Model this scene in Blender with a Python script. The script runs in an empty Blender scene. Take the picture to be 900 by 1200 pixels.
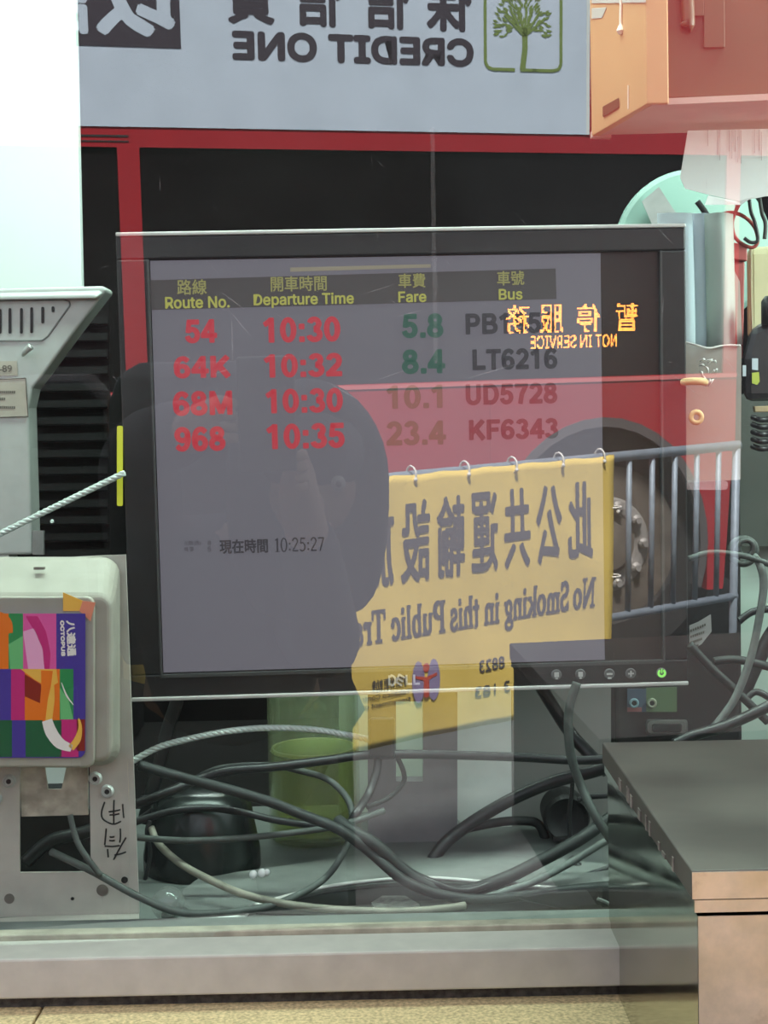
import bpy, bmesh, math, random
from mathutils import Vector, Matrix, Euler
random.seed(7)
S = bpy.context.scene
COL = S.collection
PI = math.pi

# ------------------------------------------------------------------ camera, sky, sun, exposure
F = 1700.0
CAM = Vector((0, -.93, 1.45))
PITCH, ROLL = .0583, -.0212
fwd = Vector((0, math.cos(PITCH), -math.sin(PITCH)))
r0 = Vector((1, 0, 0)); u0 = r0.cross(fwd)
right = math.cos(ROLL)*r0 + math.sin(ROLL)*u0
up = -math.sin(ROLL)*r0 + math.cos(ROLL)*u0
cd = bpy.data.cameras.new('camera')
cam = bpy.data.objects.new('camera', cd); COL.objects.link(cam)
cd.sensor_fit = 'HORIZONTAL'; cd.sensor_width = 36; cd.lens = 36*F/900
cd.clip_start = .01; cd.clip_end = 100
M = Matrix((right, up, -fwd)).transposed().to_4x4(); M.translation = CAM
cam.matrix_world = M
S.camera = cam

w = bpy.data.worlds.new('sky'); S.world = w; w.use_nodes = True
nt = w.node_tree; bg = nt.nodes['Background']
bg.inputs[0].default_value = (.86, .93, 1, 1); bg.inputs[1].default_value = 2.0

def lamp(name, kind, loc, rot, energy, color, **kw):
    l = bpy.data.lights.new(name, kind); l.energy = energy; l.color = color
    for k, v in kw.items(): setattr(l, k, v)
    o = bpy.data.objects.new(name, l); COL.objects.link(o); o.location = loc; o.rotation_euler = rot
    return o
# hazy sun from behind the kiosk, falling on the bus and the banner
lamp('sun', 'SUN', (0, 0, 6), (math.radians(-30), 0, math.radians(8)), 18, (1, .97, .93), angle=math.radians(7))
S.view_settings.view_transform = 'Standard'; S.view_settings.look = 'None'
S.view_settings.gamma = 1; S.view_settings.exposure = 0
S.view_settings.use_curve_mapping = False
S.cycles.max_bounces = 8; S.cycles.transparent_max_bounces = 24
S.cycles.caustics_reflective = False; S.cycles.caustics_refractive = False

# ------------------------------------------------------------------ helpers
def at(x, y, Y):
    """the world point on the upright plane at depth Y seen at pixel x, y"""
    d = fwd + right*((x-450)/F) - up*((y-600)/F)
    return CAM + d*((Y-CAM.y)/d.y)
def on(x, y, z):
    d = fwd + right*((x-450)/F) - up*((y-600)/F)
    return CAM + d*((z-CAM.z)/d.z)
def px(n, Y): return n*(Y-CAM.y)/F

def lin(c):
    return tuple(((v/255)/12.92 if v/255 < .04045 else ((v/255+.055)/1.055)**2.4) for v in c)

def mat(name, col, rough=.5, metal=0, noise=0, scale=30, bump=0, emit=0, trans=0, spec=.5, stretch=None, detail=5, rvar=0):
    m = bpy.data.materials.new(name); m.use_nodes = True
    n = m.node_tree; b = n.nodes['Principled BSDF']
    c = (*col[:3], 1)
    b.inputs['Base Color'].default_value = c
    b.inputs['Roughness'].default_value = rough; b.inputs['Metallic'].default_value = metal
    b.inputs['Specular IOR Level'].default_value = spec
    b.inputs['Transmission Weight'].default_value = trans
    if emit:
        b.inputs['Emission Color'].default_value = c; b.inputs['Emission Strength'].default_value = emit
    if noise or bump or rvar:
        tc = n.nodes.new('ShaderNodeTexCoord'); mp = n.nodes.new('ShaderNodeMapping')
        nz = n.nodes.new('ShaderNodeTexNoise'); nz.inputs['Scale'].default_value = scale; nz.inputs['Detail'].default_value = detail
        n.links.new(tc.outputs['Object'], mp.inputs[0]); n.links.new(mp.outputs[0], nz.inputs['Vector'])
        if stretch: mp.inputs['Scale'].default_value = stretch
        if noise:
            cr = n.nodes.new('ShaderNodeValToRGB')
            cr.color_ramp.elements[0].position = .3; cr.color_ramp.elements[1].position = .7
            cr.color_ramp.elements[0].color = (*[v*(1-noise) for v in c[:3]], 1)
            cr.color_ramp.elements[1].color = (*[min(1, v*(1+noise)) for v in c[:3]], 1)
            n.links.new(nz.outputs[0], cr.inputs[0]); n.links.new(cr.outputs[0], b.inputs['Base Color'])
        if rvar:
            mr = n.nodes.new('ShaderNodeMapRange'); mr.inputs[1].default_value = .3; mr.inputs[2].default_value = .7
            mr.inputs[3].default_value = max(0, rough-rvar); mr.inputs[4].default_value = min(1, rough+rvar)
            n.links.new(nz.outputs[0], mr.inputs[0]); n.links.new(mr.outputs[0], b.inputs['Roughness'])
        if bump:
            bp = n.nodes.new('ShaderNodeBump'); bp.inputs['Strength'].default_value = bump; bp.inputs['Distance'].default_value = .002
            n.links.new(nz.outputs[0], bp.inputs['Height']); n.links.new(bp.outputs[0], b.inputs['Normal'])
    return m

def clear_mat(name, tint, ior=1.5, haze=0, hcol=(.8, .8, .8), rough=0.0, streaks=False, glow=False):
    """a thin clear sheet: tinted see-through, mirror by Fresnel, a little dusty haze"""
    m = bpy.data.materials.new(name); m.use_nodes = True; n = m.node_tree
    n.nodes.remove(n.nodes['Principled BSDF'])
    out = n.nodes['Material Output']
    tr = n.nodes.new('ShaderNodeBsdfTransparent'); tr.inputs[0].default_value = (*tint, 1)
    gl = n.nodes.new('ShaderNodeBsdfGlossy'); gl.inputs['Roughness'].default_value = rough; gl.inputs[0].default_value = (1, 1, 1, 1)
    fr = n.nodes.new('ShaderNodeFresnel'); fr.inputs[0].default_value = ior
    ge = n.nodes.new('ShaderNodeNewGeometry'); io = n.nodes.new('ShaderNodeMix')   # a thin pane: the same from both sides
    io.inputs[2].default_value = ior; io.inputs[3].default_value = 1/ior
    n.links.new(ge.outputs['Backfacing'], io.inputs[0]); n.links.new(io.outputs[0], fr.inputs[0])
    mx = n.nodes.new('ShaderNodeMixShader')
    n.links.new(fr.outputs[0], mx.inputs[0]); n.links.new(tr.outputs[0], mx.inputs[1]); n.links.new(gl.outputs[0], mx.inputs[2])
    last = mx
    if haze:
        df = n.nodes.new('ShaderNodeBsdfDiffuse'); df.inputs[0].default_value = (*hcol, 1)
        m2 = n.nodes.new('ShaderNodeMixShader'); m2.inputs[0].default_value = haze
        body = df
        if glow:   # cloudy: light passes through the body as well
            tl2 = n.nodes.new('ShaderNodeBsdfTranslucent'); tl2.inputs[0].default_value = (*hcol, 1)
            body = n.nodes.new('ShaderNodeAddShader'); n.links.new(df.outputs[0], body.inputs[0]); n.links.new(tl2.outputs[0], body.inputs[1]); df.inputs[0].default_value = (*[v*.5 for v in hcol], 1); tl2.inputs[0].default_value = (*[v*.5 for v in hcol], 1)
        n.links.new(mx.outputs[0], m2.inputs[1]); n.links.new(body.outputs[0], m2.inputs[2]); last = m2
        if streaks:
            tc = n.nodes.new('ShaderNodeTexCoord'); mp = n.nodes.new('ShaderNodeMapping')
            mp.inputs['Rotation'].default_value = (0, .7, 0); mp.inputs['Scale'].default_value = (3, 1, 26)
            nz = n.nodes.new('ShaderNodeTexNoise'); nz.inputs['Scale'].default_value = 3; nz.inputs['Detail'].default_value = 8
            n2 = n.nodes.new('ShaderNodeTexNoise'); n2.inputs['Scale'].default_value = 9; n2.inputs['Detail'].default_value = 6
            n.links.new(tc.outputs['Object'], mp.inputs[0]); n.links.new(mp.outputs[0], nz.inputs['Vector']); n.links.new(tc.outputs['Object'], n2.inputs['Vector'])
            mu = n.nodes.new('ShaderNodeMath'); mu.operation = 'MULTIPLY'
            n.links.new(nz.outputs[0], mu.inputs[0]); n.links.new(n2.outputs[0], mu.inputs[1])
            mr = n.nodes.new('ShaderNodeMapRange'); mr.inputs[1].default_value = .2; mr.inputs[2].default_value = .42
            mr.inputs[3].default_value = haze*.35; mr.inputs[4].default_value = haze*2.2
            n.links.new(mu.outputs[0], mr.inputs[0]); n.links.new(mr.outputs[0], m2.inputs[0])
    n.links.new(last.outputs[0], out.inputs[0])
    return m

class MB:
    def __init__(s): s.v = []; s.f = []
    def add(s, vs, fs):
        k = len(s.v); s.v += [Vector(p) for p in vs]; s.f += [tuple(i+k for i in f) for f in fs]; return s
    def box(s, a, b):
        x0, y0, z0 = [min(a[i], b[i]) for i in range(3)]; x1, y1, z1 = [max(a[i], b[i]) for i in range(3)]
        return s.hexa([(x0,y0,z0),(x1,y0,z0),(x1,y1,z0),(x0,y1,z0),(x0,y0,z1),(x1,y0,z1),(x1,y1,z1),(x0,y1,z1)])
    def hexa(s, c): return s.add(c, [(0,3,2,1),(4,5,6,7),(0,1,5,4),(1,2,6,5),(2,3,7,6),(3,0,4,7)])
    def slab(s, poly, off):
        """a flat polygon (3-D points) given thickness by the vector off"""
        n = len(poly); off = Vector(off); P = [Vector(p) for p in poly]
        s.add(P+[p+off for p in P], [tuple(range(n)), tuple(range(2*n-1, n-1, -1))]+[(i, (i+1) % n+n*0, (i+1) % n+n, i+n) for i in range(n)]); return s
    def loft(s, rings, cap=True):
        n = len(rings[0]); vs = [p for r in rings for p in r]; fs = []
        for j in range(len(rings)-1):
            for i in range(n): fs.append((j*n+i, j*n+(i+1) % n, (j+1)*n+(i+1) % n, (j+1)*n+i))
        if cap: fs += [tuple(range(n-1, -1, -1)), tuple(range((len(rings)-1)*n, len(rings)*n))]
        return s.add(vs, fs)
    def lathe(s, c, prof, n=28, axis='z'):
        rings = []
        for r, h in prof:
            ring = []
            for i in range(n):
                a = 2*PI*i/n; p = (r*math.cos(a), r*math.sin(a), h)
                if axis == 'y': p = (p[0], h, p[1])
                if axis == 'x': p = (h, p[0], p[1])
                ring.append(Vector(c)+Vector(p))
            rings.append(ring)
        return s.loft(rings)
    def tube(s, pts, r, n=8, flat=1):
        P = smooth_path([Vector(p) for p in pts]) if len(pts) > 2 else [Vector(p) for p in pts]
        rings = []; nrm = None
        for i, p in enumerate(P):
            t = (P[min(i+1, len(P)-1)]-P[max(i-1, 0)]).normalized()
            if nrm is None:
                nrm = t.cross(Vector((0, 1, 0)));
                if nrm.length < .1: nrm = t.cross(Vector((0, 0, 1)))
                nrm.normalize()
            nrm = (nrm-t*nrm.dot(t)).normalized(); b = t.cross(nrm)
            rr = r(i/(len(P)-1)) if callable(r) else r
            rings.append([p+(nrm*math.cos(2*PI*k/n)+b*math.sin(2*PI*k/n)*flat)*rr for k in range(n)])
        return s.loft(rings)
    def ball(s, c, r, n=14, m=9, sc=(1, 1, 1)):
        c = Vector(c); rings = []
        for j in range(m+1):
            a = -PI/2+PI*j/m; q = max(math.cos(a), .02)
            rings.append([c+Vector((r*q*math.cos(2*PI*i/n)*sc[0], r*q*math.sin(2*PI*i/n)*sc[1], r*math.sin(a)*sc[2])) for i in range(n)])
        return s.loft(rings)
    def build(s, name, m, parent=None, bevel=0, smooth=False, local=False, seg=2):
        me = bpy.data.meshes.new(name)
        off = Vector((0, 0, 0)) if (local or parent is None) else WL[parent.name]
        me.from_pydata([p-off for p in s.v], [], s.f); me.update()
        bm = bmesh.new(); bm.from_mesh(me); bmesh.ops.recalc_face_normals(bm, faces=bm.faces); bm.to_mesh(me); bm.free()
        o = bpy.data.objects.new(name, me); COL.objects.link(o); me.materials.append(m)
        WL[o.name] = off
        if parent: o.parent = parent
        if smooth: me.polygons.foreach_set('use_smooth', [True]*len(me.polygons))
        if bevel:
            b = o.modifiers.new('bevel', 'BEVEL'); b.width = bevel; b.segments = seg; b.limit_method = 'ANGLE'
        return o
WL = {}
def smooth_path(P, k=7):
    out = []
    for i in range(len(P)-1):
        a, b, c, d = P[max(i-1, 0)], P[i], P[i+1], P[min(i+2, len(P)-1)]
        for j in range(k):
            t = j/k
            out.append(.5*((2*b)+(c-a)*t+(2*a-5*b+4*c-d)*t*t+(3*b-a-3*c+d)*t**3))
    return out+[P[-1]]

def tag(o, label=None, cat=None, group=None, kind=None):
    if label: o['label'] = label
    if cat: o['category'] = cat
    if group: o['group'] = group
    if kind: o['kind'] = kind
    return o
def thing(name, label, cat, loc=(0, 0, 0), rot=(0, 0, 0), group=None, kind=None):
    o = bpy.data.objects.new(name, None); COL.objects.link(o); o.location = loc; o.rotation_euler = rot
    o.empty_display_size = .02
    WL[o.name] = Vector(loc)
    return tag(o, label, cat, group, kind)

FONT = None
try:
    FONT = bpy.data.fonts.load(bpy.utils.system_resource('DATAFILES', path='fonts')+'/Inter.woff2')
except Exception: pass
TC = {}
def glyph_mesh(txt, sans=True):
    key = (txt, sans)
    if key not in TC:
        cu = bpy.data.curves.new('t', 'FONT'); cu.body = txt; cu.size = 1; cu.resolution_u = 3
        if FONT and sans: cu.font = FONT
        o = bpy.data.objects.new('t', cu); COL.objects.link(o); bpy.context.view_layer.update()
        me = bpy.data.meshes.new_from_object(o.evaluated_get(bpy.context.evaluated_depsgraph_get()))
        TC[key] = ([v.co.copy() for v in me.vertices], [tuple(p.vertices) for p in me.polygons])
        bpy.data.objects.remove(o); bpy.data.curves.remove(cu); bpy.data.meshes.remove(me)
    return TC[key]
def polys_to(polys):
    vs = []; fs = []
    for p in polys:
        k = len(vs); vs += [Vector((x, y, 0)) for x, y in p]; fs.append(tuple(range(k, k+len(p))))
    return vs, fs
def put_text(mb, vf, O, X, Z, box, bold=0, lift=None):
    """fit letters into box=(x0,z0,x1,z1) of the frame O,X,Z; bold thickens by stamping shifted copies"""
    vs, fs = vf
    ax = min(v.x for v in vs); bx = max(v.x for v in vs); ay = min(v.y for v in vs); by = max(v.y for v in vs)
    x0, z0, x1, z1 = box
    x0 += bold; x1 -= bold; z0 += bold; z1 -= bold
    sh = [(0, 0)]
    if bold: sh = [(math.cos(2*PI*i/8)*bold, math.sin(2*PI*i/8)*bold) for i in range(8)]+[(0, 0)]
    N = X.cross(Z)
    for i, (dx, dz) in enumerate(sh):
        mb.add([O+X*(x0+(v.x-ax)/(bx-ax)*(x1-x0)+dx)+Z*(z0+(v.y-ay)/(by-ay)*(z1-z0)+dz)+N*(1e-5*i) for v in vs], fs)

# serif capitals and small letters drawn from thick and thin strokes
def Rr(x0, y0, x1, y1): return [(x0, y0), (x1, y0), (x1, y1), (x0, y1)]
def Lr(pts, wd):
    out = []
    for (a, b), (c, d) in zip(pts, pts[1:]):
        l = math.hypot(c-a, d-b) or 1; nx, ny = -(d-b)/l*wd/2, (c-a)/l*wd/2
        out.append([(a+nx, b+ny), (a-nx, b-ny), (c-nx, d-ny), (c+nx, d+ny)])
    return out
def Ar(cx, cy, rx, ry, a0, a1, tk=.1, th=.035, n=16):
    out = []; P = []
    for i in range(n+1):
        a = math.radians(a0+(a1-a0)*i/n); wd = th+(tk-th)*abs(math.cos(a))
        P.append(((cx+(rx-wd/2)*math.cos(a), cy+(ry-wd/2)*math.sin(a)), (cx+(rx+wd/2)*math.cos(a), cy+(ry+wd/2)*math.sin(a))))
    for p, q in zip(P, P[1:]): out.append([p[0], q[0], q[1], p[1]])
    return out
def serif(x, y, wd=.19): return Rr(x-wd/2, y-.015, x+wd/2, y+.015)
G = {
 'N': (.66, [Rr(.07,0,.11,.68), serif(.09,.015), serif(.07,.665), Rr(.5,0,.54,.68), serif(.52,.665)]+Lr([(.1,.66),(.51,.02)], .12)),
 'o': (.44, Ar(.21,.23,.16,.215,0,360)),
 'S': (.5, Ar(.24,.5,.15,.155,20,265,.1,.06)+Ar(.24,.19,.17,.165,85,-160,.1,.06)+[Rr(.38,.48,.41,.67), Rr(.04,.02,.07,.2)]),
 'i': (.26, [Rr(.08,0,.17,.44), serif(.125,.015), Rr(.03,.41,.1,.44), Rr(.08,.55,.17,.65)]),
 'l': (.26, [Rr(.08,0,.17,.68), serif(.125,.015), Rr(.03,.65,.1,.68)]),
 'n': (.5, [Rr(.07,0,.16,.44), serif(.115,.015), Rr(.02,.41,.1,.44), Rr(.33,0,.42,.3), serif(.375,.015)]+Ar(.26,.3,.12,.13,0,170,.09,.05)),
 'm': (.74, [Rr(.07,0,.16,.44), serif(.115,.015), Rr(.02,.41,.1,.44), Rr(.31,0,.4,.3), serif(.355,.015), Rr(.55,0,.64,.3), serif(.595,.015)]+Ar(.245,.3,.11,.13,0,170,.09,.05)+Ar(.485,.3,.11,.13,0,170,.09,.05)),
 'h': (.5, [Rr(.07,0,.16,.68), serif(.115,.015), Rr(.02,.65,.1,.68), Rr(.33,0,.42,.3), serif(.375,.015)]+Ar(.26,.3,.12,.13,0,170,.09,.05)),
 'u': (.5, [Rr(.07,.14,.16,.44), Rr(.02,.41,.1,.44), Rr(.33,0,.42,.44), Rr(.28,.41,.36,.44), Rr(.4,0,.48,.03)]+Ar(.235,.15,.12,.13,180,350,.09,.05)),
 'k': (.5, [Rr(.07,0,.16,.68), serif(.115,.015), Rr(.02,.65,.1,.68), serif(.42,.015), serif(.37,.425,.16)]+Lr([(.16,.2),(.37,.43)], .045)+Lr([(.2,.25),(.42,.02)], .1)),
 'g': (.46, Ar(.2,.29,.13,.15,0,360,.08,.03)+Ar(.21,-.09,.17,.1,0,360,.06,.05)+Lr([(.12,.15),(.09,.06),(.3,.02)], .06)+[Rr(.3,.38,.42,.42)]),
 't': (.32, [Rr(.1,.06,.19,.58), Rr(.02,.4,.3,.44)]+Ar(.2,.07,.07,.07,180,300,.08,.05)),
 's': (.38, Ar(.18,.34,.11,.1,20,265,.08,.05)+Ar(.18,.12,.13,.11,85,-160,.08,.05)+[Rr(.28,.32,.31,.44), Rr(.03,.01,.06,.13)]),
 'P': (.56, [Rr(.08,0,.19,.68), serif(.135,.015,.24), serif(.1,.665,.2)]+Ar(.26,.5,.2,.17,-90,90,.12,.035)+[Rr(.15,.65,.28,.68), Rr(.15,.32,.28,.35)]),
 'b': (.48, [Rr(.07,0,.16,.68), Rr(.02,.65,.1,.68)]+Ar(.24,.22,.15,.21,-150,150)),
 'c': (.42, Ar(.22,.23,.16,.215,45,315)+[Rr(.29,.28,.38,.36)]),
 'T': (.6, [Rr(.25,0,.35,.68), serif(.3,.015,.26), Rr(.03,.65,.57,.68), Rr(.03,.5,.06,.67), Rr(.54,.5,.57,.67)]),
 'r': (.38, [Rr(.07,0,.16,.44), serif(.115,.015), Rr(.02,.41,.1,.44), Rr(.25,.33,.34,.43)]+Ar(.26,.3,.12,.13,80,170,.09,.05)),
 'a': (.44, [Rr(.26,.06,.35,.33), Rr(.33,0,.43,.04), Rr(.05,.3,.13,.38)]+Ar(.2,.31,.12,.12,0,160,.08,.04)+Ar(.17,.13,.11,.12,0,360,.08,.04)),
 'p': (.48, [Rr(.07,-.2,.16,.44), serif(.115,-.19), Rr(.02,.41,.1,.44)]+Ar(.24,.22,.15,.21,-150,150)),
 ' ': (.22, []),
}
def serif_text(txt):
    x = 0; P = []
    for ch in txt:
        adv, ps = G[ch]
        P += [[(a+x, b) for a, b in p] for p in ps]; x += adv
    return polys_to(P)

# ------------------------------------------------------------------ materials
M_ = {}
M_['alu'] = mat('aluminium', (.40,.375,.335), .6, 0, .08, 60, .08, rvar=.06)
M_['bead'] = mat('bead', (.33,.30,.23), .6, .1, .25, 70)
M_['stone'] = mat('stone', (.56,.425,.23), .85, 0, .38, 420, .25, detail=6)
M_['mortar'] = mat('mortar', (.05,.045,.04), .95, 0, .6, 200, .6)
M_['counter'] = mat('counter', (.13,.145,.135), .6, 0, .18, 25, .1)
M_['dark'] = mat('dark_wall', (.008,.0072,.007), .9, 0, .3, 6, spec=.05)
M_['black'] = mat('black_plastic', (.012,.012,.013), .45, 0, .25, 80, .1)
M_['blackm'] = mat('black_matte', (.016,.016,.016), .7, 0, .3, 40)
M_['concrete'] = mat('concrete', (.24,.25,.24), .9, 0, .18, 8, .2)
M_['whiteboard'] = mat('white_board', (.74,.80,.77), .55, 0, .02, 3)
M_['silver'] = mat('silver_plastic', (.52,.55,.52), .4, .15, .05, 90, .05)
M_['beige'] = mat('beige_plastic', (.34,.32,.265), .5, 0, .1, 40, .05)
M_['beige2'] = mat('beige_plate', (.48,.46,.41), .5, .15, .14, 35, .1)
M_['grime'] = mat('grime', (.16,.14,.12), .8, 0, .4, 80)
M_['glass'] = clear_mat('window_glass', (.93,.97,.95), 2.35, .0045, (.75,.73,.7), streaks=True)

# ------------------------------------------------------------------ the kiosk: sill, glass, shelf, shell
SZ = 1.1245
gn = Vector((.0642, -.997, -.0437)).normalized(); GP = Vector((.14, 0, 1.25))
win = thing('window_1', None, None, (0, 0, SZ), kind='structure')
def gpt(x, z, k=0):
    y = (gn.z*(GP.z-z)+gn.x*(GP.x-x))/gn.y*(1)+GP.y
    return Vector((x, y, z))+gn*k
g = MB(); c = [gpt(-.75, 1.118), gpt(.82, 1.118), gpt(.82, 2.25), gpt(-.75, 2.25)]
g.add(c, [(0, 1, 2, 3)])
g.build('glass_pane', M_['glass'], win)
sl = MB(); sl.box((-1.2,-.045,1.0990), (1.2,-.011,SZ)); sl.build('sill', M_['alu'], win, bevel=.0015)
bd = MB(); bd.box((-1.2,-.011,1.105), (1.2,.0,SZ+.0035)); bd.build('glazing_bead', M_['bead'], win, bevel=.001)
bd = MB(); bd.box((-1.2,.0,1.10), (1.2,.035,SZ-.003)); bd.build('inner_frame', M_['counter'], win, bevel=.001)
for x in (-.77, .84):
    b = MB(); b.box((x-.03,-.06,SZ), (x+.03,.06,2.25)); b.build('window_frame', M_['alu'], win, bevel=.002)
b = MB(); b.box((-1.2,-.07,2.25), (1.2,.06,2.33)); b.build('window_frame', M_['alu'], win, bevel=.002)

mo = MB(); mo.box((-1.2,-.036,1.090), (1.2,.1,1.0992)); tag(mo.build('trim_1', M_['mortar']), kind='structure')
sh = thing('trim_2', None, None, (0,-.2,1.09), kind='structure')
for i, x in enumerate((-1.22,-.88,-.54,-.2215,.147,.5,.86)):
    x1 = (-.88,-.54,-.2215,.147,.5,.86,1.22)[i]
    b = MB(); b.box((x+.0008,-.105,1.05), (x1-.0008,.1,1.0905)); b.build('stone_slab', M_['stone'], sh, bevel=.001)
fw = MB(); fw.box((-1.22,-.08,.08), (1.22,.1,1.05)); tag(fw.build('wall_front', M_['stone']), kind='structure')
b = MB()
for x0, x1 in ((-3,-.8), (.87,3)): b.box((x0,-.05,1.09), (x1,.1,3.0))
b.box((-.8,-.05,2.33), (.87,.1,3.0)); b.box((-3,-.05,.08), (-1.22,.1,1.09)); b.box((1.22,-.05,.08), (3,.1,1.09))
tag(b.build('wall_window', M_['concrete']), kind='structure')
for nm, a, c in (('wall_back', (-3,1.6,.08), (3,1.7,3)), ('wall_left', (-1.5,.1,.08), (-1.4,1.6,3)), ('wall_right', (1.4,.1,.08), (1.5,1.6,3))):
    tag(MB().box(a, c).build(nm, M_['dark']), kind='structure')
tag(MB().box((-3,-.72,3.0), (3,1.7,3.12)).build('ceiling', M_['dark']), kind='structure')  # booth ceiling; its unseen front overhang is sized to shade the person
M_['road'] = mat('road', (.055,.06,.058), .85, 0, .25, 8, .2)
M_['asphalt'] = mat('platform_paving', (.07,.07,.07), .9, 0, .2, 8, .2)
tag(MB().box((-12,-14,-.04), (12,-2.62,.079)).build('ground', M_['road']), kind='structure')
tag(MB().box((-12,-2.62,-.02), (12,1.7,.08)).build('floor', M_['asphalt']), kind='structure')
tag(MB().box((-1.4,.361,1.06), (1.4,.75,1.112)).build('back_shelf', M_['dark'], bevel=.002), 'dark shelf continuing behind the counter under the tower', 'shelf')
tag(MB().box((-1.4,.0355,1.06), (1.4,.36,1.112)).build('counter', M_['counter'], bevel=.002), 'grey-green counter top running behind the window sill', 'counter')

# the booth's strip lamp
tl = thing('ceiling_lamp', 'slim fluorescent strip lamp under the booth ceiling', 'lamp', (0,.075,2.22))
MB().box((-.62,.05,2.225), (.62,.10,2.245)).build('housing', M_['silver'], tl, bevel=.005)
M_['tube'] = mat('lamp_tube', (.85,1,.93), .5, emit=9)
MB().tube([(-.58,.075,2.210), (.58,.075,2.210)], .012, 12).build('tube', M_['tube'], tl)
lamp('strip_light', 'AREA', (0,.075,2.19), (math.radians(10),0,0), 16, (.76,1,.89), shape='RECTANGLE', size=1.2, size_y=.12)

# ------------------------------------------------------------------ the monitor
MA, MBt, MC = .043, .0141, -.0009
mon = thing('computer_monitor', 'black flat monitor showing the bus departure table', 'monitor', (.0184,.15,1.4229), Euler((MBt, MC, MA), 'YXZ'))
mon.rotation_mode = 'QUATERNION'
MR = Matrix.Rotation(MA, 3, 'Z') @ Matrix.Rotation(MBt, 3, 'X') @ Matrix.Rotation(MC, 3, 'Y')
mon.rotation_quaternion = MR.to_quaternion()
MO = Vector((.0184,.15,1.4229))
def ml(x, y, dep=0):
    """monitor-local point of the front plane under pixel x, y"""
    d = fwd + right*((x-450)/F) - up*((y-600)/F)
    nn = MR @ Vector((0, 1, 0)); o = MO + nn*dep
    p = CAM + d*((o-CAM).dot(nn)/d.dot(nn))
    return MR.transposed() @ (p-MO)
HW, HH = .2100, .1733
a, b_ = ml(172,308), ml(771,770)
sx0, sx1, sz0, sz1 = -.1866, ml(775,500).x, -.1535, ml(450,299).z
M_['bezel'] = mat('bezel', (.017,.016,.017), .38, 0, .2, 60, .05)
M_['trimsilver'] = mat('rim_silver', (.55,.53,.51), .4, .2, .08, 50)
g = MB()
g.box((-HW,0,sz1), (HW,.02,HH-.003)); g.box((-HW,0,-HH+.003), (HW,.02,sz0)); g.box((-HW,0,sz0), (sx0,.02,sz1)); g.box((sx1,0,sz0), (HW,.02,sz1))
g.build('bezel', M_['bezel'], mon, local=True, bevel=.0012)
for z in (HH-.003, -HH): MB().box((-HW,-.001,z), (HW,.03,z+.003)).build('edge_rim', M_['trimsilver'], mon, local=True, bevel=.0008)
r_ = MB()
for q in ((sx0-.0015,sz0-.0015,sx0,sz1),(sx1,sz0-.0015,sx1+.0015,sz1),(sx0-.0015,sz0-.0025,sx1,sz0)): r_.box((q[0],-.0008,q[1]), (q[2],.004,q[3]))
r_.build('screen_surround', mat('surround', (.06,.06,.06), .4), mon, local=True)
MB().loft([[Vector((x*HW*k, y, z*HH*k)) for x, z in ((-1,-1),(1,-1),(1,1),(-1,1))] for k, y in ((1,.02),(.98,.035),(.75,.06),(.7,.065))]).build('rear_shell', M_['black'], mon, local=True, bevel=.004)
scr = MB().box((sx0,.0045,sz0), (sx1,.006,sz1)).build('screen', mat('screen_panel', (.030,.024,.022), .3), mon, local=True)
M_['lit'] = mat('screen_lit', (.135,.125,.155), .4, emit=1.0); M_['lit'].node_tree.nodes['Principled BSDF'].inputs['Base Color'].default_value = (.03,.03,.03,1)
xl = ml(707,500).x
win_ = MB().box((sx0+.0005,.0038,sz0+.0008), (xl,.0044,sz1-.0008)).build('display_picture', M_['lit'], scr, local=True)
def ui(poly_px, name, m, y=.0034):
    P = [ml(*p) for p in poly_px]
    return MB().slab([(p.x, y, p.z) for p in P], (0,.0003,0)).build(name, m, scr, local=True)
def emis(name, c, k=1):
    m = mat(name, c, .5, emit=k); m.node_tree.nodes['Principled BSDF'].inputs['Base Color'].default_value = (.02,.02,.02,1); return m
M_['hdr'] = emis('header_bar', lin((62,56,58)))
ui([(173,328),(652,314),(653,350),(175,363)], 'header_bar', M_['hdr'])
ui([(340,313),(505,309),(505,313),(340,318)], 'tube_reflection', emis('reflection_glow', lin((138,130,112))), .0032)  # painted reflection of a light tube, glowing on the screen
UI = {'red': emis('text_red', lin((186,40,58))), 'green': emis('text_green', lin((38,82,70))), 'black': emis('text_black', lin((42,36,46))), 'yellow': emis('text_yellow', lin((168,166,74))), 'dim': emis('text_dim', lin((142,138,80)))}
def mtext(txt, x0, y0, x1, y1, m, bold=0, sans=True, vf=None, parent=None, y=.0028):
    cx, cy = (x0+x1)/2, (y0+y1)/2
    c = ml(cx, cy); hx = (ml(x1, cy).x-ml(x0, cy).x)/2; hz = (ml(cx, y0).z-ml(cx, y1).z)/2
    g = MB(); put_text(g, vf or glyph_mesh(txt, sans), Vector((c.x, y, c.z)), Vector((1,0,0)), Vector((0,0,1)), (-hx,-hz,hx,hz), bold)
    return g.build('lettering', m, parent or scr, local=True)
def one_flag(txt): return glyph_mesh(txt)
B1 = .0
W_ = .135
def A2_(cx, cy, rx, ry, a0, a1): return Ar(cx, cy, rx-.068, ry-.06, a0, a1, .14, .115, 26)
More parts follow.
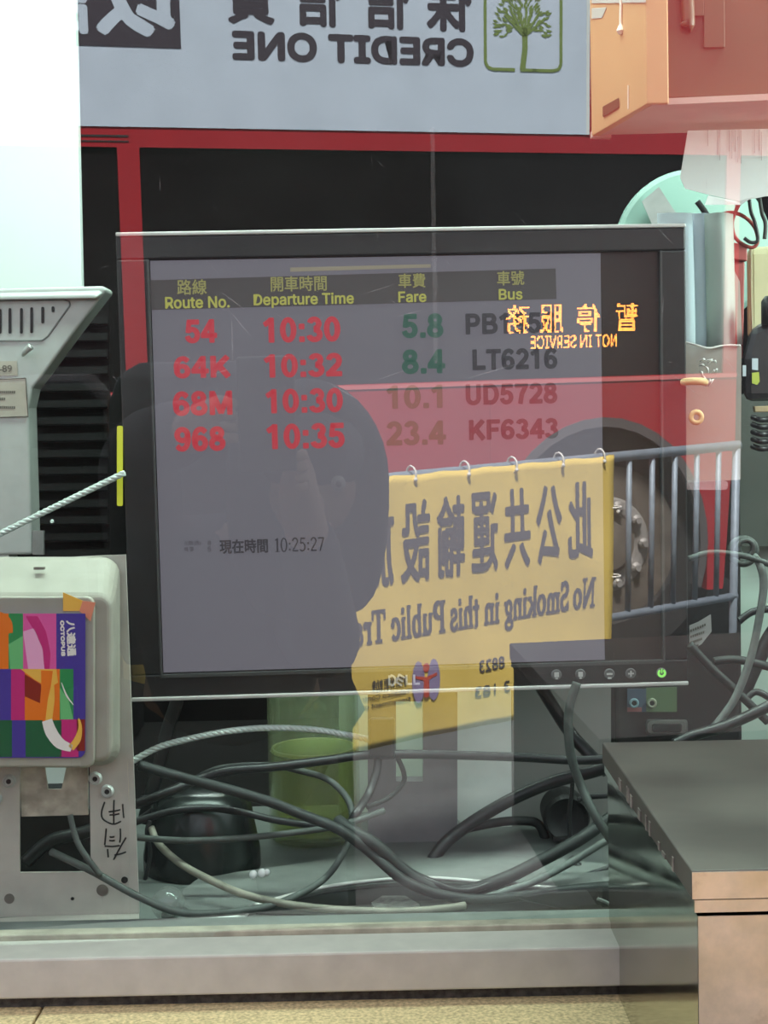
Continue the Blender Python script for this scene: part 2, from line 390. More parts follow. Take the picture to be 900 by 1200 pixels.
BG = {
 '0': (.58, A2_(.28,.36,.25,.37,0,360)), '1': (.58, [Rr(.23,0,.37,.72)]+Lr([(.08,.53),(.30,.67)],.12)),
 '2': (.58, A2_(.28,.50,.24,.23,165,-35)+Lr([(.44,.40),(.12,.07)],.14)+[Rr(.04,0,.52,.125)]),
 '3': (.58, A2_(.27,.53,.22,.20,160,-90)+A2_(.27,.20,.25,.21,90,-165)),
 '4': (.58, [Rr(.32,0,.455,.72), Rr(.02,.155,.55,.275)]+Lr([(.37,.67),(.07,.23)],.13)),
 '5': (.58, [Rr(.11,.60,.50,.72)]+Lr([(.165,.68),(.115,.33)],.12)+A2_(.27,.235,.25,.245,125,-165)),
 '6': (.58, A2_(.285,.225,.245,.235,0,360)+A2_(.31,.36,.28,.37,45,215)), '7': (.58, [Rr(.05,.60,.53,.72)]+Lr([(.46,.64),(.30,.34),(.24,0)],.14)),
 '8': (.58, A2_(.28,.535,.22,.195,0,360)+A2_(.28,.205,.255,.215,0,360)), '9': (.58, A2_(.275,.495,.245,.235,0,360)+A2_(.25,.36,.28,.37,-135,35)),
 ':': (.30, [Rr(.08,0,.22,.13), Rr(.08,.39,.22,.52)]), '.': (.28, [Rr(.07,0,.21,.13)]),
 'K': (.70, [Rr(.07,0,.21,.72)]+Lr([(.60,.70),(.16,.24)],.15)+Lr([(.30,.42),(.62,.01)],.16)),
 'M': (.84, [Rr(.07,0,.20,.72), Rr(.64,0,.77,.72)]+Lr([(.15,.69),(.42,.05)],.14)+Lr([(.69,.69),(.42,.05)],.14)),
 'P': (.66, [Rr(.07,0,.21,.72), Rr(.15,.60,.37,.72), Rr(.15,.27,.37,.39)]+A2_(.36,.495,.25,.228,-90,90)),
 'B': (.70, [Rr(.07,0,.21,.72), Rr(.15,.60,.39,.72), Rr(.15,.32,.40,.43), Rr(.15,0,.40,.12)]+A2_(.38,.53,.22,.195,-90,90)+A2_(.39,.215,.26,.218,-90,90)),
 'L': (.60, [Rr(.07,0,.21,.72), Rr(.15,0,.56,.125)]), 'T': (.62, [Rr(.24,0,.38,.72), Rr(.03,.60,.59,.72)]),
 'U': (.70, [Rr(.07,.26,.21,.72), Rr(.49,.26,.63,.72)]+A2_(.35,.27,.285,.285,180,360)),
 'D': (.70, [Rr(.07,0,.21,.72), Rr(.15,.60,.33,.72), Rr(.15,0,.33,.12)]+A2_(.32,.36,.33,.37,-90,90)),
 'F': (.60, [Rr(.07,0,.21,.72), Rr(.15,.60,.56,.72), Rr(.15,.30,.50,.42)]),
}
def bold_text(txt):
    x = 0; P = []
    for ch in txt:
        adv, ps = BG[ch]; P += [[(a+x, b) for a, b in p] for p in ps]; x += adv
    return polys_to(P)
for t, bx, c in (('54',(216,374,254,402),'red'),('64K',(203,416,270,444),'red'),('68M',(202,458,272,487),'red'),('968',(204,500,264,529),'red'),
                 ('10:30',(308,371,399,401),'red'),('10:32',(309,414,401,442),'red'),('10:30',(311,455,402,484),'red'),('10:35',(312,496,404,526),'red'),
                 ('5.8',(471,367,520,396),'green'),('8.4',(471,409,522,438),'green'),('10.1',(453,451,519,479),'green'),('23.4',(453,493,523,522),'green')):
    mtext(t, *bx, UI[c], .00055, vf=bold_text(t))
for t, bx in (('PB1956',(546,366,652,391)),('LT6216',(554,408,654,433)),('UD5728',(546,449,654,474)),('KF6343',(550,490,655,516))):
    mtext(t, *bx, UI['black'], .00045, vf=bold_text(t))
for t, bx in (('路線',(207,327,242,345)),('開車時間',(317,323,383,341)),('車費',(467,320,499,337)),('車號',(583,317,615,334))):
    mtext(t, *bx, UI['dim'], .00018, False)
for t, bx in (('Route No.',(193,347,269,361)),('Departure Time',(297,343,415,360)),('Fare',(467,341,500,354)),('Bus',(585,338,613,351))):
    mtext(t, *bx, UI['yellow'], .0003)
mtext('現在時間', 257,632,314,649, UI['black'], .0003, False)
mtext('元朗(西):', 215,634,236,640, UI['black'], 0, False); mtext('共享', 215,641,227,647, UI['black'], 0, False)
mtext('8', 243,634,247,639, UI['black'], 0); mtext('5', 243,641,247,647, UI['black'], 0)
# clock digits with serifs
D = {'1': (.4, [Rr(.17,0,.25,.68), serif(.21,.015,.24)]+Lr([(.08,.58),(.2,.66)],.04)), '0': (.46, Ar(.22,.34,.17,.34,0,360,.07,.035)),
     ':': (.24, [Rr(.08,.05,.16,.13), Rr(.08,.36,.16,.44)]), '2': (.46, Ar(.22,.5,.15,.17,-20,170,.06,.05)+Lr([(.34,.42),(.07,.04)],.05)+[Rr(.06,0,.39,.05)]),
     '5': (.46, [Rr(.12,.62,.38,.68)]+Lr([(.14,.66),(.1,.38)],.04)+Ar(.2,.22,.17,.21,110,-140,.06,.05)), '7': (.46, [Rr(.05,.62,.4,.68)]+Lr([(.38,.64),(.16,0)],.06))}
G.update(D)
mtext('', 322,630,380,647, UI['black'], .00015, vf=serif_text('10:25:27'))
# maker's lettering and buttons on the bezel
M_['silk'] = mat('silk_white', (.45,.45,.43), .5); M_['silk'].node_tree.nodes['Principled BSDF'].inputs['Emission Strength'].default_value = 0
def wide(ps, x, sc=1): return [[(a*sc+x, b) for a, b in p] for p in ps]
Dg = [Rr(0,0,.12,.6)]+[[(a,b) for a,b in p] for p in Ar(.16,.3,.3,.3,-90,90,.13,.11)]+[Rr(.05,.49,.2,.6), Rr(.05,0,.2,.11)]
Eg = Lr([(0,.2),(.22,.66)],.12)+Lr([(.0,.2),(.36,-.02)],.11)+Lr([(.1,.42),(.46,.2)],.1)+Lr([(.22,.64),(.58,.42)],.11)
Lg = [Rr(0,0,.12,.6), Rr(0,0,.42,.12)]
g4 = polys_to(Dg+wide(Eg,.5)+wide(Lg,1.12)+wide(Lg,1.62))
mtext('', 455,789,492,804, M_['silk'], .00005, vf=g4, parent=mon, y=-.0006)
M_['ring'] = mat('button_ring', (.11,.11,.11), .4)
M_['green_led'] = emis('power_led', (.25,.75,.12), 1.3)
for i, (x, y) in enumerate(((652,790.5),(680,790),(714,789.5),(739,789),(775,788.5))):
    p = ml(x, y)
    bt = MB(); bt.lathe((p.x,0,p.z), [(.0040,.002),(.0040,-.0008),(.0033,-.0012),(.0033,-.0006),(.001,-.0006)], 20, 'y')
    bo = bt.build('button', M_['ring'], mon, local=True)
    k = MB(); q = .0022
    if i < 2: 
        k.box((p.x-q*.8,-.0016,p.z-q*.8), (p.x+q*.8,-.0011,p.z+q*.9)); k.box((p.x-q*.4,-.0018,p.z-q*1.5), (p.x+q*.4,-.0011,p.z-q*1))
    elif i == 2: k.box((p.x-q,-.0016,p.z-q*.3), (p.x+q,-.0011,p.z+q*.3)); k.box((p.x-q*.6,-.0016,p.z-q*1.7), (p.x+q*.6,-.0011,p.z-q*1.1))
    elif i == 3: k.box((p.x-q,-.0016,p.z-q*.25), (p.x+q,-.0011,p.z+q*.25)); k.box((p.x-q*.25,-.0016,p.z-q), (p.x+q*.25,-.0011,p.z+q))
    else:
        for j in range(14):
            a1 = math.radians(120+j*300/14); a2 = math.radians(120+(j+1)*300/14)
            k.slab([(p.x+.0033*math.cos(a1),-.0012,p.z+.0033*math.sin(a1)),(p.x+.0033*math.cos(a2),-.0012,p.z+.0033*math.sin(a2)),(p.x+.0016*math.cos(a2),-.0012,p.z+.0016*math.sin(a2)),(p.x+.0016*math.cos(a1),-.0012,p.z+.0016*math.sin(a1))], (0,-.0004,0))
        k.box((p.x-.0004,-.0018,p.z), (p.x+.0004,-.0011,p.z+.0034))
    k.build('symbol', M_['green_led'] if i == 4 else M_['silk'], bo, local=True)

# stand: slotted neck and lobed foot
def pp(pts, Y): return [at(x, y, Y) for x, y in pts]
M_['dell'] = mat('stand_grey', (.20,.19,.20), .45, .1, .12, 40, .05)
st = thing('monitor_stand', 'grey monitor stand with a slotted neck and a broad dusty foot', 'monitor stand', on(480,1010,1.112))
YN = .235
def pxbox(x0, y0, x1, y1, Y, d, m, name, parent, bevel=.001):
    g = MB(); g.slab(pp([(x0,y0),(x1,y0),(x1,y1),(x0,y1)], Y), (0, d, 0)); return g.build(name, m, parent, bevel=bevel)
nk = MB()
for q in ((431,760,464,990),(496,760,536,990),(464,760,496,822),(464,916,496,990)): nk.slab(pp([(q[0],q[1]),(q[2],q[1]),(q[2],q[3]),(q[0],q[3])], YN), (0,.018,0))
nk.build('neck', M_['dell'], st)
M_['foot'] = mat('dusty_grey', (.15,.16,.15), .7, 0, .14, 60, .1)
ft = MB(); P = [on(x, y, 1.118) for x, y in ((212,1042),(235,1026),(300,1018),(370,1008),(430,1000),(540,998),(640,1004),(715,1012),(740,1030),(715,1042),(640,1040),(560,1034),(500,1030),(440,1033),(380,1040),(330,1052),(285,1066),(225,1068),(208,1056))]
ft.slab(P, (0,0,-.006)); ft.build('foot', M_['foot'], st, bevel=.002)
fr = MB(); fr.tube([on(x, y, 1.120) for x, y in ((285,1066),(330,1052),(380,1040),(440,1032),(500,1029),(560,1033),(640,1040),(700,1043))], .0016, 8); fr.build('foot_rim', M_['trimsilver'], st, smooth=True)
wl = MB(); wl.slab([on(x, y, 1.1135) for x, y in ((300,1070),(345,1052),(400,1040),(470,1036),(560,1038),(640,1046),(715,1050),(716,1072),(560,1068),(420,1073))], (0,0,-.001)); wl.build('foot_well', M_['black'], st)
bm_ = MB(); bm_.slab([on(x, y, 1.1145) for x, y in ((435,1060),(448,1052),(475,1052),(492,1062),(470,1068),(440,1067))], (0,0,.0015)); tag(bm_.build('screw_packet', mat('foil', (.35,.35,.33), .3, .7, .4, 200, .5)), 'small crumpled clear packet on the counter under the cables', 'packet')

# ------------------------------------------------------------------ left: bracket, card reader, grey unit, louvred unit, white board
br = thing('metal_bracket', 'dirty grey metal bracket with cut-outs and marker writing', 'bracket', at(80,1078,.06))
YB = .06
g = MB()
def quad(g, x0, y0, x1, y1, x2, y2, x3, y3, Y, d): g.slab(pp([(x0,y0),(x1,y1),(x2,y2),(x3,y3)], Y), (0,d,0))
quad(g,-110,655,148,651,163,1070,-95,1085,YB+.004,.003) if False else None
quad(g,102,652,147,650,163,1070,107,1072,YB,.0025)
quad(g,-110,1024,107,1022,107,1072,-110,1078,YB,.0025)
quad(g,-110,660,22,656,23,1023,-110,1026,YB,.0025)
quad(g,22,656,102,652,103,895,22,895,YB,.0025)
g.build('plate', M_['beige2'], br)
g = MB(); quad(g,24,893,52,893,56,925,24,925,YB+.003,.002); quad(g,79,893,103,893,103,925,72,925,YB+.003,.002); quad(g,24,925,103,925,103,955,25,957,YB+.003,.002); quad(g,56,925,72,925,68,933,61,933,YB+.0028,.002)
g.build('recessed_plate', mat('plate_rust', (.42,.38,.31), .7, .1, .35, 90, .2), br)
g = MB(); g.slab([on(x, y, 1.1165) for x, y in ((-110,1082),(163,1066),(163,1085),(-110,1103))], (0,0,-.002)); g.build('base_flange', M_['alu'], br, bevel=.0006)
for i, (x, y) in enumerate(((112,912),(126,927),(11,915),(-5,935))):
    p = at(x, y, YB)
    s1 = MB().lathe(p, [(px(8,YB),0),(px(8,YB),-.0015),(px(6,YB),-.003),(px(5,YB),-.002)], 18, 'y').build('screw', M_['silver'], br, smooth=False)
    MB().lathe(p, [(px(3,YB),-.0018),(px(3,YB),-.0026)], 10, 'y').build('screw_socket', M_['black'], s1)
for x, y, r, m in ((146,1031,4,'black'),(120,1043,7,'grime'),(11,1053,6,'grime'),(85,1053,2,'black')):
    MB().lathe(at(x,y,YB), [(px(r,YB),0),(px(r,YB),-.0006)], 14, 'y').build('bolt' if m == 'grime' else 'screw_hole', M_[m], br)
# the handwriting, line by line
hz = MB()
def zz(x, y): return at(x/5.218, 880+y/5.218, YB-.0004)
for l in (((640,312),(622,370),(627,412),(665,440),(700,447),(740,430)), ((697,300),(695,370),(696,442)), ((665,372),(700,368),(735,360)), ((670,392),(700,390),(730,384)), ((750,325),(753,370),(757,410)),
          ((650,475),(646,520),(640,575)), ((735,475),(737,520),(732,560)), ((670,525),(685,527),(700,524)), ((668,547),(685,549),(702,547)), ((640,582),(690,584),(732,578)), ((770,530),(735,590),(695,665)), ((700,636),(735,630),(770,618)), ((658,600),(662,650))):
    hz.tube([zz(*p) for p in l], .00055, 4)
hz.build('marker_writing', M_['blackm'], br)

rd = thing('card_reader', 'beige fare card reader with a colourful card picture', 'card reader', at(20,890,.03))
def rr(x0, y0, x1, y1, r, Y, n=5):
    out = []
    for cx, cy, a0 in ((x1-r, y1-r, 0), (x0+r, y1-r, 90), (x0+r, y0+r, 180), (x1-r, y0+r, 270)):
        for i in range(n+1):
            a = math.radians(a0+90*i/n); out.append(at(cx+r*math.cos(a), cy+r*math.sin(a), Y))
    return out
hs = MB().loft([rr(-150,652,141,897,22,.058), rr(-150,654,140,897,22,.052), rr(-148,672,138,896,24,.040), rr(-144,694,133,893,18,.024), rr(-141,700,128,890,12,.0215)])
hs.build('housing', M_['beige'], rd, smooth=False, bevel=.002)
for k, (x0, y0, x1, y1) in enumerate(((-140,698,112,900),)):
    MB().loft([rr(x0,y0,x1,y1,10,.0215), rr(x0+2,y0+2,x1-2,y1-2,10,.0185)]).build('face_plate', M_['beige'], rd, bevel=.0008)
MB().slab(pp([(41,664),(53,664),(53,667),(41,667)],.040), (0,-.004,0)).build('slot', M_['grime'], rd)
YC = .0165
cp = MB().loft([rr(-138,719,100,888,9,YC+.0018), rr(-138,719,100,888,9,YC)]).build('card_picture', mat('card_purple', lin((72,58,150)), .35), rd)
K = {k: mat('card_'+k, lin(c), .35) for k, c in dict(orange=(236,120,30), green=(45,140,80), lightgreen=(110,190,120), magenta=(200,45,120), pink=(225,90,160), palepink=(238,170,205), purple=(72,58,150), darkgreen=(30,95,60), brown=(140,40,25), yellow=(240,185,80), white=(240,232,225), darkred=(150,25,45)).items()}
def patch(col, pts, lv=1, nm='colour_patch'):
    MB().slab(pp(pts, YC-.0001*lv), (0,.0001,0)).build(nm, K[col], cp)
for col, q in (('orange',(-60,719,10,784)),('green',(10,719,27,784)),('pink',(27,719,66,784)),('purple',(66,719,100,784)),('purple',(-60,784,13,844)),('magenta',(13,784,29,844)),('orange',(29,784,70,844)),('green',(70,784,86,843)),
               ('darkgreen',(-60,844,14,887)),('purple',(14,844,30,887)),('darkgreen',(30,844,72,887)),('magenta',(70,843,92,887)),('brown',(90,843,99.5,880))):
    patch(col, [(q[0],q[1]),(q[2],q[1]),(q[2],q[3]),(q[0],q[3])])
patch('palepink', [(27,740),(40,736),(50,760),(52,784),(33,784)], 2)
patch('magenta', [(30,722),(44,722),(54,740),(59,765),(58,784),(52,784),(50,762),(42,742)], 2)
patch('lightgreen', [(10,755),(27,745),(27,784),(12,784)], 2)
patch('brown', [(29,790),(48,802),(49,825),(29,816)], 2)
patch('yellow', [(24,784),(66,784),(68,800),(58,806),(40,796)], 2)
patch('lightgreen', [(70,806),(80,820),(86,843),(71,843)], 2)
def ribbon(col, pts, wds, lv=3):
    g = MB(); P = smooth_path([Vector((x, y, 0)) for x, y in pts], 5); n = len(P)
    for i in range(n-1):
        t = (P[min(i+1,n-1)]-P[max(i-1,0)]).normalized(); t2 = (P[min(i+2,n-1)]-P[i]).normalized()
        f = i/(n-1)*(len(wds)-1); w1 = wds[int(f)]+(wds[min(int(f)+1,len(wds)-1)]-wds[int(f)])*(f % 1)
        f = (i+1)/(n-1)*(len(wds)-1); w2 = wds[min(int(f),len(wds)-1)]+(wds[min(int(f)+1,len(wds)-1)]-wds[min(int(f),len(wds)-1)])*(f % 1)
        g.slab(pp([(P[i].x-t.y*w1,P[i].y+t.x*w1),(P[i].x+t.y*w1,P[i].y-t.x*w1),(P[i+1].x+t2.y*w2,P[i+1].y-t2.x*w2),(P[i+1].x-t2.y*w2,P[i+1].y+t2.x*w2)], YC-.0001*lv), (0,.0001,0))
    g.build('ribbon', K[col], cp)
ribbon('orange', [(-30,735),(-8,722),(8,728),(12,742)], [2,6,3])
ribbon('orange', [(55,786),(54,805),(53,825),(56,845)], [7,5.5,6,6])
ribbon('yellow', [(62,800),(60,820),(57,846)], [1,4,4], 4)
ribbon('white', [(55,844),(60,858),(70,871),(84,877)], [6,7,6.5,4], 5)
ribbon('yellow', [(83,877),(91,866),(94,852),(92,842)], [4,4,2,1], 5)
ribbon('white', [(72,800),(78,815),(86,826)], [.4,1,.4], 5)
# sideways lettering on the card
def side_text(vf, x0, y0, x1, y1, bold):
    g = MB(); o = at((x0+x1)/2, (y0+y1)/2, YC-.0006); hx = (at(x1,(y0+y1)/2,YC)-at(x0,(y0+y1)/2,YC)).length/2; hy = (at(x0,y0,YC)-at(x0,y1,YC)).length/2
    put_text(g, vf, o, Vector((0,0,-1)), Vector((1,0,0)), (-hy,-hx,hy,hx), bold); g.build('lettering', K['white'], cp)
side_text(glyph_mesh('OCTOPUS'), 71,727,76,769, .0003)
side_text(glyph_mesh('八達通', False), 78,727,89,769, .0003)
MB().slab(pp([(74,694),(97,704),(93,716),(74,716)],.0180), (0,-.0003,0)).build('sticker_and_reflection', K['yellow'], rd)  # the banner's yellow reflection painted on the reader's corner
MB().slab(pp([(97,704),(112,706),(106,728),(100,722),(93,716)],.0178), (0,-.0003,0)).build('sticker_and_reflection', mat('reflection_orange', lin((226,140,110)), .5), rd)  # orange part of the same painted reflection

gu = thing('grey_equipment_unit', 'silver grey slanted unit with vent slots and stickers', 'equipment', at(20,650,.3))
YU = .22
out = [(-90,340),(121,335),(125,340),(88,388),(50,440),(38,455),(33,478),(38,650),(-90,652)]
MB().slab(pp(out, YU), (0,.03,0)).build('housing', M_['silver'], gu, bevel=.003, seg=3)
MB().loft([pp([(-88,344),(118,339),(122,342),(119,349),(-88,352)], YU+.002), pp([(-88,348),(110,345),(114,347),(112,350),(-88,353)], YU-.006)]).build('top_lip', M_['silver'], gu, bevel=.001)
gr_ = MB(); L = [(-80,353),(74,351),(81,353),(82,358),(56,394),(49,399),(-80,400)]
for p, q in zip(L, L[1:]): gr_.tube([at(*p,YU-.0003), at(*q,YU-.0003)], .0007, 6)
gr_.build('panel_groove', mat('groove', (.2,.21,.2), .6), gu)
for x, y0, y1 in ((-12,361,392),(0,362,391),(11.5,361,391),(25,361,391),(37,360,390.5),(50,359.5,379),(62,359,366)):
    MB().loft([rr(x-1.6+(y0-361)*.1,y0,x+1.8,y1,1.6,YU-.0002), rr(x-1.6,y0,x+1.8,y1,1.6,YU-.0008)]).build('vent_slot', M_['black'], gu)
MB().tube([at(27,416,YU-.002), at(30,412,YU-.010), at(36,406,YU-.012)], lambda t: .0015+.0015*t, 10).build('pin', M_['silver'], gu, smooth=True)
for poly, nm in (([(-40,424),(20,423),(21,440),(-40,441)],'sticker_and_reflection'), ([(-40,446),(30,443),(33,488),(-40,490)],'sticker_and_reflection')):
    s_ = MB().slab(pp(poly,YU-.0003), (0,-.0004,0)).build(nm, mat('sticker_cream', (.50,.46,.38), .6, 0, .08, 60), gu)
    if poly[0][1] == 424:
        g = MB(); c = at(7.5,432,YU-.0011); put_text(g, glyph_mesh('-89', False), c, Vector((1,0,0)), Vector((0,0,1)), (-.006,-.0028,.0045,.0028), .0002); g.build('lettering', M_['grime'], s_)
    else:
        g = MB()
        for j, (x0, x1, y) in enumerate(((0,18,458),(0,6,466),(0,17,476))):
            x = x0
            while x < x1: g.slab(pp([(x,y),(x+1.6,y),(x+1.6,y+3),(x,y+3)],YU-.0009), (0,-.0001,0)); x += 2.3
        g.build('printed_lines', M_['grime'], s_)
L = MB(); 
for p, q in zip([(-40,446),(30,443),(33,488),(-40,490)], [(30,443),(33,488),(-40,490)]): L.tube([at(*p,YU-.0008), at(*q,YU-.0008)], .0004, 4)
L.build('sticker_outline', M_['grime'], gu)
MB().box(at(-90,645,YU+.002), at(20,645,YU+.028)-Vector((0,0,at(20,645,YU).z-1.1125))).build('pedestal', M_['silver'], gu)
MB().slab(pp([(38,622),(51,622),(51,650),(38,650)],YU), (0,.004,0)).build('end_tab', mat('tab', (.25,.25,.24), .4, 0, .2, 50), gu)

lv = thing('louvred_unit', 'black louvred equipment case behind the silver grey unit', 'equipment', at(90,1000,.5))
MB().slab(pp([(28,345),(128,340),(130,898),(20,898)],.50), (0,.2,0)).build('case', M_['dark'], lv)
for i in range(17):
    y = 372+i*19.5
    g = MB(); a = pp([(44,y),(126,y-1.5),(126,y+7),(44,y+8)],.487); b_ = pp([(44,y+6),(126,y+4.5),(126,y+9),(44,y+10)],.50)
    g.loft([a, b_]); g.build('louvre', mat('louvre', (.006,.006,.006), .6, spec=.2) if i == 0 else bpy.data.materials['louvre'], lv)
MB().lathe(at(61,611,.48), [(.002,0),(.0015,-.002)], 10, 'y').build('white_cap', M_['whiteboard'], lv)
wb = MB(); wb.slab(pp([(-160,-90),(87,-60),(96,345),(-160,345)],.55), (0,.012,0)); tag(wb.build('white_board', M_['whiteboard'], bevel=.001), 'bright white board standing behind the silver grey unit', 'board')
tag(MB().loft([rr(137,499,144,593,2,.14), rr(137,499,144,593,2,.143)]).build('yellow_strip', mat('yellow', lin((225,225,60)), .5, emit=.0)), 'short yellow plastic strip beside the monitor edge', 'strip')

# ------------------------------------------------------------------ right: orange box, papers, pouch, devices, tower
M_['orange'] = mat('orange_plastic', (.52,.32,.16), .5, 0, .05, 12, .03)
M_['orange_shade'] = mat('orange_front_shaded', (.085,.055,.025), .5, 0, .06, 10, .03)  # same plastic as the side, its shade put into a darker colour
M_['pinkcast'] = mat('underside_pink_cast', (.50,.36,.31), .6, 0, .06, 30)  # pink reflection of the bus's red strip put into the underside colour
ob = thing('orange_box', 'large orange plastic box mounted high on the right above the monitor', 'box', at(760,120,.12))
A = at(758,122,.12); A2 = at(784,121,.12); Bk = at(693,160,.245); Z1 = 1.86
fr_z = A.z; bk_z = Bk.z
def P3(x, y, z): return Vector((x, y, z))
# hollow tray seen from below and from its left
MB().slab([P3(Bk.x,.245,bk_z), P3(A.x,.12,fr_z), P3(A.x,.12,Z1), P3(Bk.x,.245,Z1)], (.006,.002,0)).build('side_panel', M_['orange'], ob, bevel=.0008)
MB().box((A.x,.12,fr_z), (A2.x,.135,Z1)).build('corner_strip', M_['orange'], ob, bevel=.001)
fz = at(800,114,.13).z
MB().box((A2.x,.131,fz), (.47,.14,Z1)).build('front_panel', M_['orange_shade'], ob, bevel=.001)
lb = at(716,162,.245)
MB().hexa([P3(A.x+.004,.122,fr_z-.0005), P3(.47,.122,fz-.0005), P3(.47,.245,at(880,152,.245).z), P3(lb.x-.012,.245,bk_z+.001), P3(A.x+.004,.122,fr_z+.004), P3(.47,.122,fz+.004), P3(.47,.245,at(880,152,.245).z+.004), P3(lb.x-.012,.245,bk_z+.005)]).build('bottom_panel', M_['pinkcast'], ob)
MB().hexa([P3(Bk.x,.243,bk_z-.001), P3(lb.x,.243,lb.z), P3(lb.x,.25,lb.z), P3(Bk.x,.25,bk_z-.001), P3(Bk.x,.243,bk_z+.004), P3(lb.x,.243,lb.z+.004), P3(lb.x,.25,lb.z+.004), P3(Bk.x,.25,bk_z+.004)]).build('bottom_lip', M_['pinkcast'], ob)
def side(xx, yy, k=.0012):   # a point on the slanted side panel under a pixel
    a = Vector((Bk.x,.245,0)); bb = Vector((A.x,.12,0)); n = (bb-a).cross(Vector((0,0,1))).normalized()
    d = fwd + right*((xx-450)/F) - up*((yy-600)/F); t = (a-CAM).dot(n)/d.dot(n); p = CAM+d*t
    return p+n*(-k if n.y > 0 else k)
M_['drip'] = mat('white_drip', (.8,.72,.62), .4)
MB().slab([side(*p) for p in ((708,125),(726,115),(726,126),(708,137))], (.0006,-.001,0)).build('embossed_mark', M_['orange_shade'], ob)
MB().tube([side(730,-20,.001), side(729,15,.001), side(729,28,.001), side(729,36,.001), side(729,41,.001)], lambda t: .0012+.0022*max(0,1-abs(t-.75)*4), 8).build('glue_drip', M_['drip'], ob, smooth=True)
MB().tube([side(737,100,.0006), side(737,128,.0006)], .0006, 5).build('scratch', M_['drip'], ob)
g = MB(); g.slab([side(*p,.0006) for p in ((694,10),(711,9),(706,21),(694,22))], (.0004,-.0006,0)); g.slab([side(*p,.0006) for p in ((694,-12),(757,-12),(757,3),(694,4))], (.0004,-.0006,0)); g.build('tape', mat('pale_tape', (.45,.5,.47), .4), ob)
g = MB(); a = at(797,28,.13); g.tube([P3(a.x,.127,Z1), P3(a.x+.005,.127,at(800,14,.13).z), P3(at(804,26,.13).x,.127,at(804,26,.13).z)], .0048, 10); g.build('raised_rib', M_['orange_shade'], ob, smooth=True)
g = MB()
for q in ((824,-60,848,57),(812,-60,824,20)): 
    p0 = at(q[0],q[3],.131); p1 = at(q[2],q[1],.131); g.box((p0.x,.1285,p0.z), (p1.x,.131,p1.z))
g.build('raised_panel', M_['orange_shade'], ob, bevel=.0006)
MB().lathe(at(865,118,.16)-Vector((0,0,.001)), [(.0014,0),(.0014,-.003)], 8, 'z').build('screw_hole', M_['grime'], ob)

def sheet(name, label, cat, pts, Y, m, d=.0006, group=None, bend=0, parent=None):
    g = MB(); n = len(pts)
    g.slab([at(x, y, Y+bend*math.sin(i*1.9)) for i, (x, y) in enumerate(pts)], (0,d,0))
    o = g.build(name, m, parent)
    if label: tag(o, label, cat, group)
    return o
M_['paper'] = mat('white_paper', (.88,.90,.88), .7, 0, .02, 10)
hp = thing('hanging_paper', 'white printed sheet hanging under the orange box', 'paper', at(850,232,.22))
MB().slab(pp([(806,153),(900,151),(960,149),(950,226),(897,230),(868,236),(830,228),(803,221),(797,208)],.20), (0,.0006,0)).build('sheet', M_['paper'], hp)
MB().slab([at(830,229,.199),at(866,236,.199),at(884,230,.199),at(868,240,.195),at(826,240,.195)], (0,.0005,0)).build('curled_corner', M_['paper'], hp)
g = MB()
for x, y0, y1 in ((829,152,170),(843,152,188),(854,153,178),(857,153,185),(861,153,176),(864,160,190),(868,153,192),(884,152,180),(889,152,176),(892,155,186)):
    y = y0
    while y < y1: g.slab(pp([(x,y),(x+.8,y),(x+.8,y+2),(x,y+2)],.1996), (0,-.0001,0)); y += 2.8
g.build('printing', mat('faint_print', (.50,.42,.42), .7), hp)
M_['mint'] = mat('mint_plastic', (.21,.33,.29), .45, 0, .05, 15)
dc = thing('mint_disc', 'pale mint round plastic disc with grey tape above the monitor', 'disc', at(812,380,.40))
c = at(812,292,.40)
MB().lathe(c, [(px(92,.40),0),(px(91,.40),-.004),(px(86,.40),-.006),(px(30,.40),-.012)], 56, 'y').build('disc_body', M_['mint'], dc, smooth=False)
MB().slab(pp([(752,236),(772,219),(800,262),(766,268)],.382), (0,-.0006,0)).build('grey_tape', mat('duct_tape', (.26,.25,.25), .5, 0, .15, 80, .1), dc)
tag(MB().tube([at(817,236,.30), at(823,244,.30), at(829,253,.30)], .0026, 8).build('pen', M_['black'], smooth=True), 'short black pen lying against the mint disc', 'pen')

# sheets curled behind the monitor
def curl(name, label, x0, x1, y0, y1, Y, m, lean=0, bulge=.01):
    rings = []; N = 9
    for j in range(7):
        t = j/6; y = y0+(y1-y0)*t; ring = []
        for i in range(N+1):
            s = i/N; x = x0+(x1-x0)*s+lean*math.sin(t*PI*.5); p = at(x, y, Y); p.y += bulge*math.sin(s*PI)*-1; ring.append(p)
        rings.append(ring)
    g = MB(); vs = [p for r in rings for p in r]; fs = [(j*(N+1)+i, j*(N+1)+i+1, (j+1)*(N+1)+i+1, (j+1)*(N+1)+i) for j in range(6) for i in range(N)]
    g.add(vs, fs); o = g.build(name, m, smooth=True); md = o.modifiers.new('thick','SOLIDIFY'); md.thickness = .0008; md.offset = 1
    return tag(o, label, 'paper', 'curled sheets beside the monitor')
M_['bluepaper'] = mat('pale_blue_paper', (.50,.58,.66), .6); M_['greenpaper'] = mat('pale_green_paper', (.40,.47,.43), .6)
M_['whiteblue'] = mat('blue_white_paper', (.62,.70,.75), .6)
curl('paper_sheet', 'leftmost pale blue-white curled sheet beside the monitor', 770, 818, 250, 425, .235, M_['whiteblue'], 2, .004)
curl('paper_sheet', 'pale blue curled sheet second from the monitor edge', 812, 832, 251, 425, .225, M_['bluepaper'], 4, .006)
curl('paper_sheet', 'grey-green curled sheet furthest from the monitor edge', 826, 858, 251, 425, .215, M_['greenpaper'], 3, .010)
